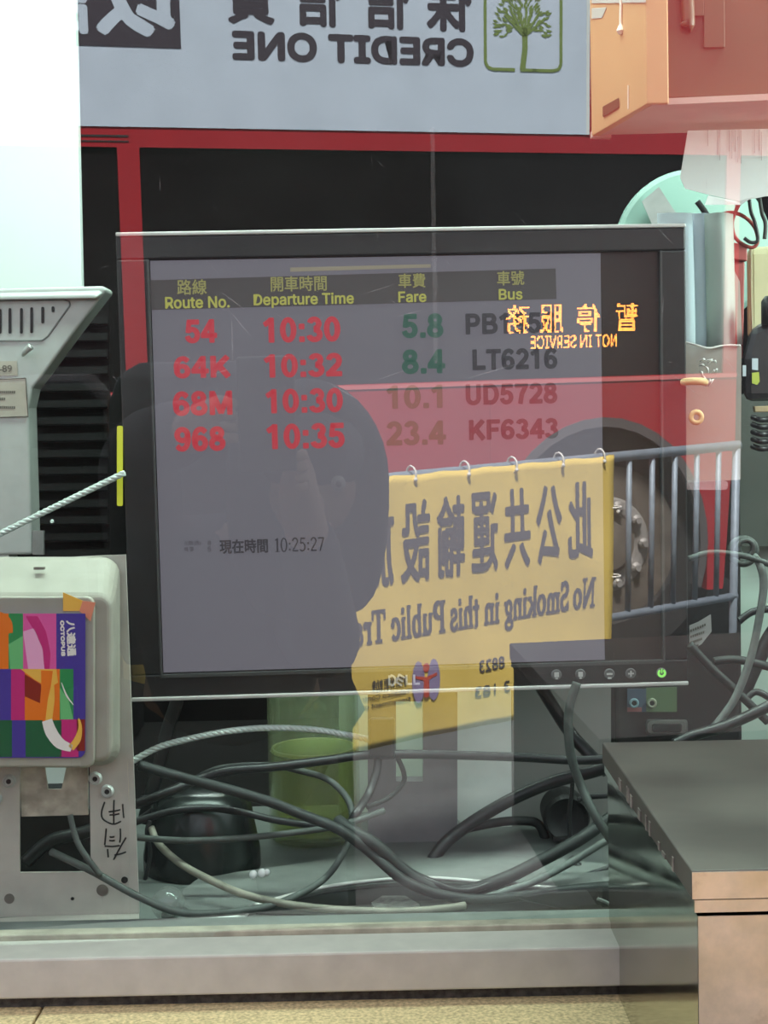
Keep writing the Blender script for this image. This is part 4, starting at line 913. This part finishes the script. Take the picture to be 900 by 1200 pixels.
for i in range(150):
    r = math.sqrt(random.random()); a = random.random()*PI*1.25-PI*.125; cx, cz = 1.067+.105*r*math.cos(a), 2.455+.12*r*math.sin(a); th = a+random.uniform(-.5,.5)
    l, wd = .012, .0042
    P = [(cx+l*math.cos(th),cz+l*math.sin(th)),(cx-wd*math.sin(th),cz+wd*math.cos(th)),(cx-l*math.cos(th),cz-l*math.sin(th)),(cx+wd*math.sin(th),cz-wd*math.cos(th))]
    g.add([bpnt(x,z,.0056+i*1e-6) for x, z in P], [(0,1,2,3)])
g.build('tree_emblem', M_['adgreen'], adp, local=True)
bb(MB(), -6.8, -.3385, 1.239, 2.03, -.06, -.012).build('side_window', M_['busblack'], bus, local=True)
bb(MB(), -.2672, 1.862, 1.239, 2.03, -.06, -.012).build('side_window', M_['busblack'], bus, local=True)
bb(MB(), -.3385, -.2672, 1.239, 2.03, -.06, .002).build('window_post', M_['busred'], bus, local=True)
bb(MB(), 1.862, 1.918, 1.239, 2.03, -.06, .0).build('door_post', M_['busred'], bus, local=True)
bb(MB(), 1.918, 2.85, .45, 2.02, -.06, -.015).build('door', M_['busblack'], bus, local=True)
bb(MB(), 2.85, 2.95, .45, 2.04, -.06, .0).build('front_post', M_['busred'], bus, local=True)
# lower side panel with the wheel arch cut out
ac, az, rx, rz = 1.375, .60, .435, .492
arc = [(ac-rx*math.cos(math.radians(a)), az+rz*math.sin(math.radians(a))) for a in range(-20, 201, 10)]
g = MB(); top, bot = 1.239, .42
cols = []
L = [(-7,bot)]+[(arc[0][0]-.0,bot)]
def bslab(pts, o0=-.04, o1=0.0): g.slab([bpnt(x,z,o0) for x, z in pts], (0,-(o1-o0),0))
xl_ = arc[0][0]; xr_ = arc[-1][0]
bslab([(-7,bot),(ac-rx-.001,bot),(ac-rx-.001,top),(-7,top)])
for p, q in zip(arc, arc[1:]):
    if q[0] > p[0]: bslab([p, q, (q[0],top), (p[0],top)])
bslab([(ac+rx,bot),(1.878,bot),(1.89,.6),(1.90,.81),(1.918,.95),(1.918,top),(ac+rx,top)])
bslab([(xl_-.001,bot),(ac-rx,bot),(ac-rx,.6),(xl_-.001,.52)]) if False else None
g.build('lower_side', M_['busred'], bus, local=True)
bb(MB(), -7, 1.918, 1.222, 1.236, 0, .004).build('highlight_strip', mat('bus_highlight', (.70,.18,.18), .4), bus, local=True)  # pale strip paints the highlight along the panel's top edge
g = MB(); prev = None
for p, q in zip(arc, arc[1:]):
    def o_(p, k): return (ac+(p[0]-ac)*k, az+(p[1]-az)*k)
    g.slab([bpnt(*o_(p,.93),-.03), bpnt(*o_(q,.93),-.03), bpnt(*q,-.03), bpnt(*p,-.03)], (0,-.034,0))
g.build('arch_lip', M_['hub'] if False else mat('arch_rubber', (.10,.09,.09), .6), bus, local=True)
bb(MB(), .9, 1.84, .30, 1.22, -.55, -.49).build('wheel_well', M_['arch'], bus, local=True)
bb(MB(), -7, .92, .26, .42, -.2, -.03).build('skirt', M_['blackm'], bus, local=True)
wc = Vector((-1.43, .0, .60+Z0))
wh = MB().lathe(wc+Vector((0,.34,0)), [(.20,0),(.45,0),(.50,-.04),(.50,-.22),(.46,-.25),(.31,-.25),(.29,-.22),(.20,-.14)], 48, 'y').build('wheel', M_['tyre'], bus, local=True)
rim = MB().lathe(wc+Vector((0,.20,0)), [(.30,-.10),(.29,-.06),(.24,.0),(.20,-.05),(.10,-.07),(.09,-.15),(.01,-.16)], 40, 'y').build('rim', mat('rim_brown', (.14,.12,.10), .6, 0, .3, 12), wh, local=True)
g = MB(); rings = []
for i in range(41):
    a = 2*PI*i/40; d = Vector((math.cos(a),0,math.sin(a))); rings.append([wc+Vector((0,.10,0))+d*(.155+.03*math.cos(2*PI*j/8))+Vector((0,.01*math.sin(2*PI*j/8),0)) for j in range(8)])
g.loft(rings, cap=False)
for i in range(10):
    a = 2*PI*i/10; g.lathe(wc+Vector((.155*math.cos(a),.09,.155*math.sin(a))), [(.021,.0),(.021,-.012),(.012,-.02),(.012,-.03)], 10, 'y')
g.build('wheel_nut_ring', M_['hub'], wh, local=True)
for s in (-4.6,):
    w2 = MB().lathe(Vector((-s,.34,.60+Z0)), [(.20,0),(.45,0),(.50,-.04),(.50,-.22),(.46,-.25),(.31,-.25),(.29,-.22),(.05,-.14)], 40, 'y').build('wheel', M_['tyre'], bus, local=True)
# destination display made of lit dots
def dots(vf, s1, s0, z0, z1, nx_, ny, g, thr=.38, dotw=.62):
    vs, fs = vf; xs = [v.x for v in vs]; ys = [v.y for v in vs]; ax, bx, ay, by = min(xs), max(xs), min(ys), max(ys)
    tris = []
    for f in fs:
        for k in range(1, len(f)-1): tris.append((vs[f[0]], vs[f[k]], vs[f[k+1]]))
    cw = (bx-ax)/nx_; chh = (by-ay)/ny; sub = 4; hit = {}
    for a, b, c in tris:
        d = (b.y-c.y)*(a.x-c.x)+(c.x-b.x)*(a.y-c.y)
        if abs(d) < 1e-12: continue
        for ix in range(int((min(a.x,b.x,c.x)-ax)/cw*sub), int((max(a.x,b.x,c.x)-ax)/cw*sub)+1):
            for iy in range(int((min(a.y,b.y,c.y)-ay)/chh*sub), int((max(a.y,b.y,c.y)-ay)/chh*sub)+1):
                x = ax+(ix+.5)*cw/sub; y = ay+(iy+.5)*chh/sub
                u = ((b.y-c.y)*(x-c.x)+(c.x-b.x)*(y-c.y))/d; v = ((c.y-a.y)*(x-c.x)+(a.x-c.x)*(y-c.y))/d
                if u >= -1e-6 and v >= -1e-6 and u+v <= 1+1e-6: hit.setdefault((ix//sub, iy//sub), set()).add((ix, iy))
    wx = (s1-s0)/nx_; wz = (z1-z0)/ny
    for (ix, iy), h in hit.items():
        if len(h)/(sub*sub) < thr: continue
        s = s1-(ix+.5)*wx; z = z0+(iy+.5)*wz; e, f_ = wx*dotw/2, wz*dotw/2
        g.add([bpnt(s+e,z-f_,-.008), bpnt(s-e,z-f_,-.008), bpnt(s-e,z+f_,-.008), bpnt(s+e,z+f_,-.008)], [(0,1,2,3)])
ds_ = bb(MB(), .97, 1.55, 1.325, 1.52, -.012, -.010).build('destination_display', M_['busblack'], bus, local=True)
M_['led'] = mat('led_amber', (1,.30,.045), .5, emit=18)
for ch, sR, sL in (('暫',1.516,1.428),('停',1.365,1.276),('服',1.222,1.134),('務',1.092,1.004)):
    g = MB(); dots(glyph_mesh(ch, False), sR, sL, 1.402, 1.502, 16, 16, g, .34, .8); g.build('lit_character', M_['led'], ds_, local=True)
g = MB(); dots(glyph_mesh('NOT IN SERVICE'), 1.433, 1.098, 1.346, 1.392, 72, 8, g, .36, .8); g.build('lit_letters', M_['led'], ds_, local=True)

# railing and banner
rl = thing('metal_railing', 'grey galvanised railing beside the bus, seen mirrored in the glass', 'railing', (0,-2.2,.08), (0,0,RW+PI))
M_['galv'] = mat('galvanised', (.30,.36,.42), .55, .3, .15, 40)
def rp(s, z, off=0): return Vector((-s, -off, z+Z0))
MB().tube([rp(-2,1.128), rp(1.471,1.128)], .013, 10).build('top_rail', M_['galv'], rl, local=True, smooth=True)
MB().tube([rp(-2,.716), rp(1.471,.716)], .011, 10).build('bottom_rail', M_['galv'], rl, local=True, smooth=True)
s = 1.3960; src = None
while s > -1.95:
    if src is None: src = MB().tube([Vector((0,0,.716+Z0)), Vector((0,0,1.122+Z0))], .0075, 8).build('bar', M_['galv'], rl, local=True, smooth=True); o = src
    else: o = src.copy(); COL.objects.link(o); o.parent = rl
    o.location = (-s, 0, 0); s -= .0795
for s in (1.462,-.2,-1.9): MB().tube([rp(s,.082), rp(s,1.135)], .015 if s < 1 else .011, 10).build('post', M_['galv'], rl, local=True, smooth=True)
bn_ = thing('banner', 'yellow no smoking banner tied to the railing, seen mirrored in the glass', 'banner', (-.026*math.cos(RW),-2.2-.026*math.sin(RW),.097), (0,0,RW+PI))
def wave(x, z): return .004*math.sin(x*9+z*4)+.003*math.sin(z*17+x*6)+.0015*math.sin(x*41+z*23)
bl_, br_ = -.62, 1.024
NX, NZ = 90, 36; vs = []; fs = []
for j in range(NZ+1):
    for i in range(NX+1):
        x = bl_+(br_-bl_)*i/NX; t = j/NZ; zt = 1.122-.004*abs(math.sin((x-1.02)*PI/.13)); z = .487+(zt-.487)*t+.012*math.sin(x*3)*(1-t)
        vs.append(Vector((-x, -(.030+wave(x,z)*(1-.5*t)), z+Z0)))
fs = [(j*(NX+1)+i, j*(NX+1)+i+1, (j+1)*(NX+1)+i+1, (j+1)*(NX+1)+i) for j in range(NZ) for i in range(NX)]
M_['banner'] = mat('banner_yellow', (.86,.63,.14), .6, 0, .05, 9, .15)
g = MB(); g.add(vs, fs); bo = g.build('cloth', M_['banner'], bn_, local=True, smooth=True); md = bo.modifiers.new('thick','SOLIDIFY'); md.thickness = .0015
MB().hexa([rp(br_,.487,.028), rp(br_+.022,.50,.006), rp(br_+.020,.50,.004), rp(br_-.002,.487,.026), rp(br_-.001,1.12,.028), rp(br_+.006,1.12,.006), rp(br_+.004,1.12,.004), rp(br_-.003,1.12,.026)]).build('folded_edge', mat('banner_fold_shade', (.62,.42,.03), .6), bn_, local=True)  # folded cloth in a darker yellow, the fold's shade put into its colour
M_['print'] = mat('banner_print', (.065,.055,.06), .6)
def rtext(vf, s0, s1, z0, z1, m, bold, nm='lettering', skew=0):
    g = MB(); put_text(g, vf, Vector((0,0,0)), Vector((1,0,0)), Vector((0,0,1)), (-s1,z0+Z0,-s0,z1+Z0), bold)
    for v in g.v: v.y -= .034+wave(-v.x, v.z-Z0)*(1-.5*(v.z-Z0-.487)/.635)
    return g.build(nm, m, bn_, local=True)
for i, ch in enumerate('此公共運輸設施'):
    c = .915-.0985*i; rtext(glyph_mesh(ch, False), c-.040, c+.040, .872, 1.063, M_['print'], .0028)
rtext(serif_text('No Smoking in this Public Transport'), .10, .966, .722, .822, M_['print'], .0019)
rtext(glyph_mesh('8823', False), .597, .676, .632, .662, M_['print'], .0004); rtext(glyph_mesh('3 183', False), .585, .69, .572, .600, M_['print'], .0004)
M_['banlogo1'] = mat('emblem_purple', (.30,.24,.42), .6); M_['banlogo2'] = mat('emblem_red', (.60,.08,.05), .6)
def rblob(pts, m, nm, lift=0):
    g = MB(); g.slab([rp(x,z,.0365+lift) for x, z in pts], (0,-.0006,0)); g.build(nm, m, bn_, local=True)
for cx in (.425,.468): rblob([(cx+.018*math.cos(2*PI*i/16), .636+.050*math.sin(2*PI*i/16)) for i in range(16)], M_['banlogo1'], 'emblem')
rblob([(.4465+.009*math.cos(2*PI*i/12), .668+.011*math.sin(2*PI*i/12)) for i in range(12)], M_['banlogo2'], 'emblem', .001)
rblob([(.416,.652),(.4465,.645),(.477,.652),(.477,.646),(.454,.638),(.454,.60),(.449,.596),(.444,.596),(.439,.60),(.439,.638),(.416,.646)], M_['banlogo2'], 'emblem', .001)
rtext(glyph_mesh('控煙辦', False), .30, .395, .633, .658, M_['print'], .0004); rtext(glyph_mesh('Tobacco Contr'), .275, .405, .612, .624, M_['print'], .0003); rtext(glyph_mesh('Department of'), .275, .405, .592, .604, M_['print'], .0003)
M_['tie'] = mat('white_tie', (.75,.73,.68), .5)
def tie(s, z, vert=True):
    g = MB(); c = rp(s, z, .018); n = 16; rings = []
    for i in range(n+1):
        a = 2*PI*i/n; d = Vector((0, math.cos(a), math.sin(a))) if vert else Vector((math.cos(a), math.sin(a), 0))
        p = c+d*.019; rings.append([p+d*.0026*math.cos(2*PI*j/6)+(Vector((1,0,0)) if vert else Vector((0,0,1)))*.0026*math.sin(2*PI*j/6) for j in range(6)])
    g.loft(rings, cap=False); g.ball(c+Vector((.002,-.02,-.01)), .005, 8, 6); g.build('tie', M_['tie'], bn_, local=True, smooth=True)
for s in (.99,.858,.715,.575,.425,.28,.14,0,-.14,-.28,-.42,-.56): tie(s, 1.118)
for z in (.988,.812,.62): tie(br_+.012, z, False)

# the photographer, standing behind the camera and mirrored in the glass
def skin(name, verts, edges, m, parent, root=0, sub=2):
    me = bpy.data.meshes.new(name); off = WL[parent.name]
    me.from_pydata([Vector(v[0])-off for v in verts], edges, []); me.update()
    o = bpy.data.objects.new(name, me); COL.objects.link(o); o.parent = parent; me.materials.append(m)
    md = o.modifiers.new('skin', 'SKIN'); md.use_smooth_shade = True
    for i, v in enumerate(verts):
        r = v[1]; me.skin_vertices[0].data[i].radius = r if isinstance(r, tuple) else (r, r)
    me.skin_vertices[0].data[root].use_root = True
    sd = o.modifiers.new('sub', 'SUBSURF'); sd.levels = sub; sd.render_levels = sub
    return o
M_['skin'] = mat('skin', (.22,.13,.085), .55, 0, .06, 60)
M_['jacket'] = mat('dark_jacket', (.014,.015,.018), .8, 0, .25, 40, .2)
M_['trouser'] = mat('dark_trousers', (.018,.019,.024), .85, 0, .2, 40)
M_['hair'] = mat('black_hair', (.008,.007,.007), .5, 0, .3, 120, .3)
pe = thing('person', 'person in a dark hooded jacket holding up a phone, mirrored in the glass', 'person', (-.07,-1.45,.08))
body = [((-.07,-1.50,.86),.14), ((-.07,-1.46,1.0),.13), ((-.07,-1.40,1.10),.13), ((-.03,-1.36,1.14),.07), ((.02,-1.33,1.16),.05),
        ((-.20,-1.37,1.12),.055), ((-.205,-1.22,1.30),.042), ((-.10,-1.03,1.375),.03), ((-.072,-.985,1.385),.028),
        ((.06,-1.35,1.04),.055), ((.07,-1.18,1.02),.042), ((.02,-1.02,1.26),.03), ((.008,-.985,1.31),.028),
        ((-.16,-1.50,.80),.085), ((-.18,-1.36,.50),.058), ((-.18,-1.46,.15),.04), ((-.18,-1.36,.115),.035),
        ((.02,-1.50,.80),.085), ((.04,-1.36,.50),.058), ((.04,-1.46,.15),.04), ((.04,-1.36,.115),.035),
        ((.045,-1.30,1.19),.075), ((.055,-1.28,1.25),.095), ((.055,-1.28,1.32),.07)]
edges = [(0,1),(1,2),(2,3),(3,4),(2,5),(5,6),(6,7),(7,8),(2,9),(9,10),(10,11),(11,12),(0,13),(13,14),(14,15),(15,16),(0,17),(17,18),(18,19),(19,20),(4,21),(21,22),(22,23)]
def finger(base, pts, r):
    global body, edges
    i = base
    for p in pts: body.append((p, r)); edges.append((i, len(body)-1)); i = len(body)-1
# hands closed on the phone's edges
for k, z in enumerate((1.405,1.390,1.375,1.362)): finger(8, [(-.078,-.970,z),(-.074,-.952,z-.002),(-.062,-.945,z-.003)], .0075-.0006*(k > 2))
finger(8, [(-.066,-.975,1.372),(-.052,-.966,1.380),(-.040,-.962,1.388)], .009)
for k, z in enumerate((1.335,1.321,1.307,1.295)): finger(12, [(.020,-.970,z),(.019,-.952,z),(.008,-.945,z-.002)], .0075-.0006*(k > 2))
finger(12, [(.006,-.975,1.330),(-.005,-.966,1.340),(-.014,-.962,1.348)], .009)
skin('body', body, edges, M_['skin'], pe)
jk = [((-.07,-1.50,.80),.155), ((-.07,-1.46,.98),.15), ((-.075,-1.40,1.08),.155), ((-.02,-1.36,1.13),.10),
      ((-.20,-1.37,1.13),.075), ((-.200,-1.22,1.325),.062), ((-.115,-1.05,1.365),.045),
      ((.045,-1.35,1.04),.070), ((.065,-1.18,1.02),.058), ((.025,-1.04,1.24),.042)]
skin('jacket', jk, [(0,1),(1,2),(2,3),(2,4),(4,5),(5,6),(2,7),(7,8),(8,9)], M_['jacket'], pe)
skin('trousers', [((-.07,-1.50,.84),.15), ((-.16,-1.50,.78),.10), ((-.18,-1.36,.50),.075), ((-.18,-1.46,.17),.062), ((.02,-1.50,.78),.10), ((.04,-1.36,.50),.075), ((.04,-1.46,.17),.062)], [(0,1),(1,2),(2,3),(0,4),(4,5),(5,6)], M_['trouser'], pe)
for x in (-.18,.04):
    g = MB(); g.loft([[Vector((x+a*wd,-1.52+b*.27,z)) for a, b in ((-.5,0),(.5,0),(.55,.3),(.5,.75),(.25,1),(-.25,1),(-.5,.75),(-.55,.3))] for wd, z in ((.095,.0815),(.1,.105),(.085,.14),(.05,.16))]); g.build('shoe', M_['blackm'], pe, bevel=.008)
g = MB(); hc = Vector((.050,-1.30,1.262)); n, m_ = 28, 18; rings = []
for j in range(m_+1):
    a = -PI/2+PI*j/m_; ring = []
    for i in range(n):
        t = 2*PI*i/n; q = max(math.cos(a), .03); q2 = q**.35 if a < 0 else q; x, y, z = q2*math.cos(t), q2*math.sin(t), math.sin(a)
        f = 1.0 if y < .35 else 1-.42*min(1,(y-.35)/.4)*(1 if z < .55 else .3)
        ring.append(hc+Vector((.125*x, .125*y*f, .152*z*(1.38 if z < 0 else 1))))
    rings.append(ring)
g.loft(rings); g.build('hood', M_['jacket'], pe, smooth=True)
g = MB(); g.ball(hc+Vector((.003,.02,.045)), .088, 18, 12, (1,1,.95)); g.build('hair', M_['hair'], pe, smooth=True)
for sx in (-1, 1):
    e = MB().ball(hc+Vector((.005+sx*.032,.105,.005)), .011, 10, 8).build('eye', mat('eye_white', (.2,.19,.18), .4), pe, smooth=True)
    MB().ball(hc+Vector((.005+sx*.032,.114,.005)), .005, 8, 6).build('iris', M_['hair'], e, smooth=True)
MB().ball(hc+Vector((.005,.118,-.025)), .013, 10, 8, (.8,1,1.4)).build('nose', M_['skin'], pe, smooth=True)
MB().ball(hc+Vector((.005,.108,-.055)), .018, 10, 8, (1.2,.5,.35)).build('mouth', mat('lips', (.35,.12,.10), .5), pe, smooth=True)
ph = thing('phone', 'black phone held up by the person, mirrored in the glass', 'phone', (-.026,-.952,1.312))
MB().box((-.0620,-.9440,1.315), (.0110,-.9520,1.4615)).build('phone_body', mat('phone_black', (.01,.01,.011), .3), ph, bevel=.003)
MB().lathe((.0,-.9425,1.4495), [(.007,-.0015),(.007,.0008),(.005,.0008)], 16, 'y').build('lens', M_['black'], ph)

MB().loft([[Vector((x,y,z)) for x, y in ((-.255+k,-1.66+k),(.03-k,-1.66+k),(.03-k,-1.50-k),(-.255+k,-1.50-k))] for k, z in ((.01,.93),(0,.97),(0,1.36),(.015,1.41),(.05,1.43))]).build('silhouette_filler', M_['blackm'], pe, bevel=.01)  # added bulk that closes the bright gap in the mirrored silhouette
M_['verydark'] = mat('very_dark', (.005,.005,.005), .8)
cb = thing('dark_blocker', 'tall dark blocker added left of the person, mirrored in the glass', 'blocker', (-.48,-1.62,.08))  # invented dark mass, added to block the bus's red reflection
MB().loft([[Vector((x,y,z)) for x, y in ((-.70,-1.80),(-.264+d,-1.80),(-.264+d,-1.52),(-.70,-1.52))] for d, z in ((0,.0805),(0,1.37),(-.03,1.405))]).build('body', M_['verydark'], cb, bevel=.008)
MB().box((-.66,-1.522,.3), (-.30,-1.516,1.3)).build('door', M_['verydark'], cb, bevel=.002)
MB().box((-.34,-1.516,.75), (-.325,-1.50,.9)).build('handle', M_['black'], cb, bevel=.002)
lc = thing('low_dark_blocker', 'low dark blocker added behind the person, mirrored in the glass', 'blocker', (-.03,-1.78,.08))  # invented dark mass, added to block the bright ground in the reflection
MB().box((-.19,-1.95,.0805), (.155,-1.70,1.0)).build('body', M_['verydark'], lc, bevel=.008)
MB().box((-.17,-1.702,.2), (.135,-1.697,.95)).build('door', M_['verydark'], lc, bevel=.002)

# unseen fill lamp added at the right end to brighten the papers
sl_ = thing('side_fill', 'added fill light on the right end of the booth', 'lamp', (.66,.11,1.72))
MB().box((.665,.06,1.60), (.69,.18,1.86)).build('housing', M_['silver'], sl_, bevel=.004)
MB().box((.662,.07,1.61), (.665,.17,1.85)).build('diffuser', M_['tube'], sl_)
MB().box((.69,.11,1.70), (1.399,.13,1.74)).build('arm', M_['silver'], sl_)
lamp('side_fill_light', 'AREA', (.655,.10,1.73), (math.radians(90),0,math.radians(74)), 6.5, (.80,1,.92), shape='RECTANGLE', size=.14, size_y=.24)
g = MB()
for x in (.19,.41): g.slab([(x,-.081,1.090),(x,-.26,1.090),(x,-.26,1.080),(x,-.081,.95)], (.006,0,0))
g.build('support_bracket', M_['steel_s'], sb)

bk_ = thing('rear_fill', 'added fill light at the back of the booth ceiling', 'lamp', (0,1.0,2.6))  # unseen lamp added to light the jar from behind
MB().box((-.45,.96,2.56), (.45,1.04,2.61)).build('housing', M_['silver'], bk_, bevel=.004)
MB().tube([(-.42,1.0,2.54), (.42,1.0,2.54)], .013, 10).build('tube', M_['tube'], bk_)
lamp('rear_fill_light', 'AREA', (0,1.0,2.52), (0,0,0), 16, (.82,1,.93), shape='RECTANGLE', size=.9, size_y=.1)

tag(MB().box(at(-60,950,.12), at(152,1022,.20)).build('opening_filler', M_['cblack'], bevel=.004), 'black filler block added to darken the bracket opening', 'filler')  # added dark block that blackens the view through the bracket

# fine scratches and the edge line on the pane
def gpx(x, y, k=.0006):
    d = fwd + right*((x-450)/F) - up*((y-600)/F); t = (GP-CAM).dot(gn)/d.dot(gn); return CAM+d*t+gn*k
random.seed(11); g = MB()
for i in range(46):
    x, y = random.uniform(100,860), random.uniform(185,460); a = random.choice((.6,.75,.9,-.3,1.5))+random.uniform(-.15,.15); l = random.choice((3,5,8,14,30))*random.uniform(.6,1.3); wd = random.uniform(.25,.6)
    dx, dy = math.cos(a)*l, math.sin(a)*l; nx, ny = -math.sin(a)*wd, math.cos(a)*wd
    g.add([gpx(x-dx+nx*.3,y-dy+ny*.3), gpx(x+nx,y+ny), gpx(x+dx,y+dy), gpx(x-nx,y-ny)], [(0,1,2,3)])
sc_ = g.build('scratches', clear_mat('scratch', (1,1,1), 1.01, .16, (.8,.78,.75)), win); sc_['kind'] = 'stuff'
MB().add([gpx(504,150), gpx(509,150), gpx(513,425), gpx(508,425)], [(0,1,2,3)]).build('pane_edge_line', clear_mat('edge_haze', (1,1,1), 1.01, .05, (.8,.78,.75)), win)
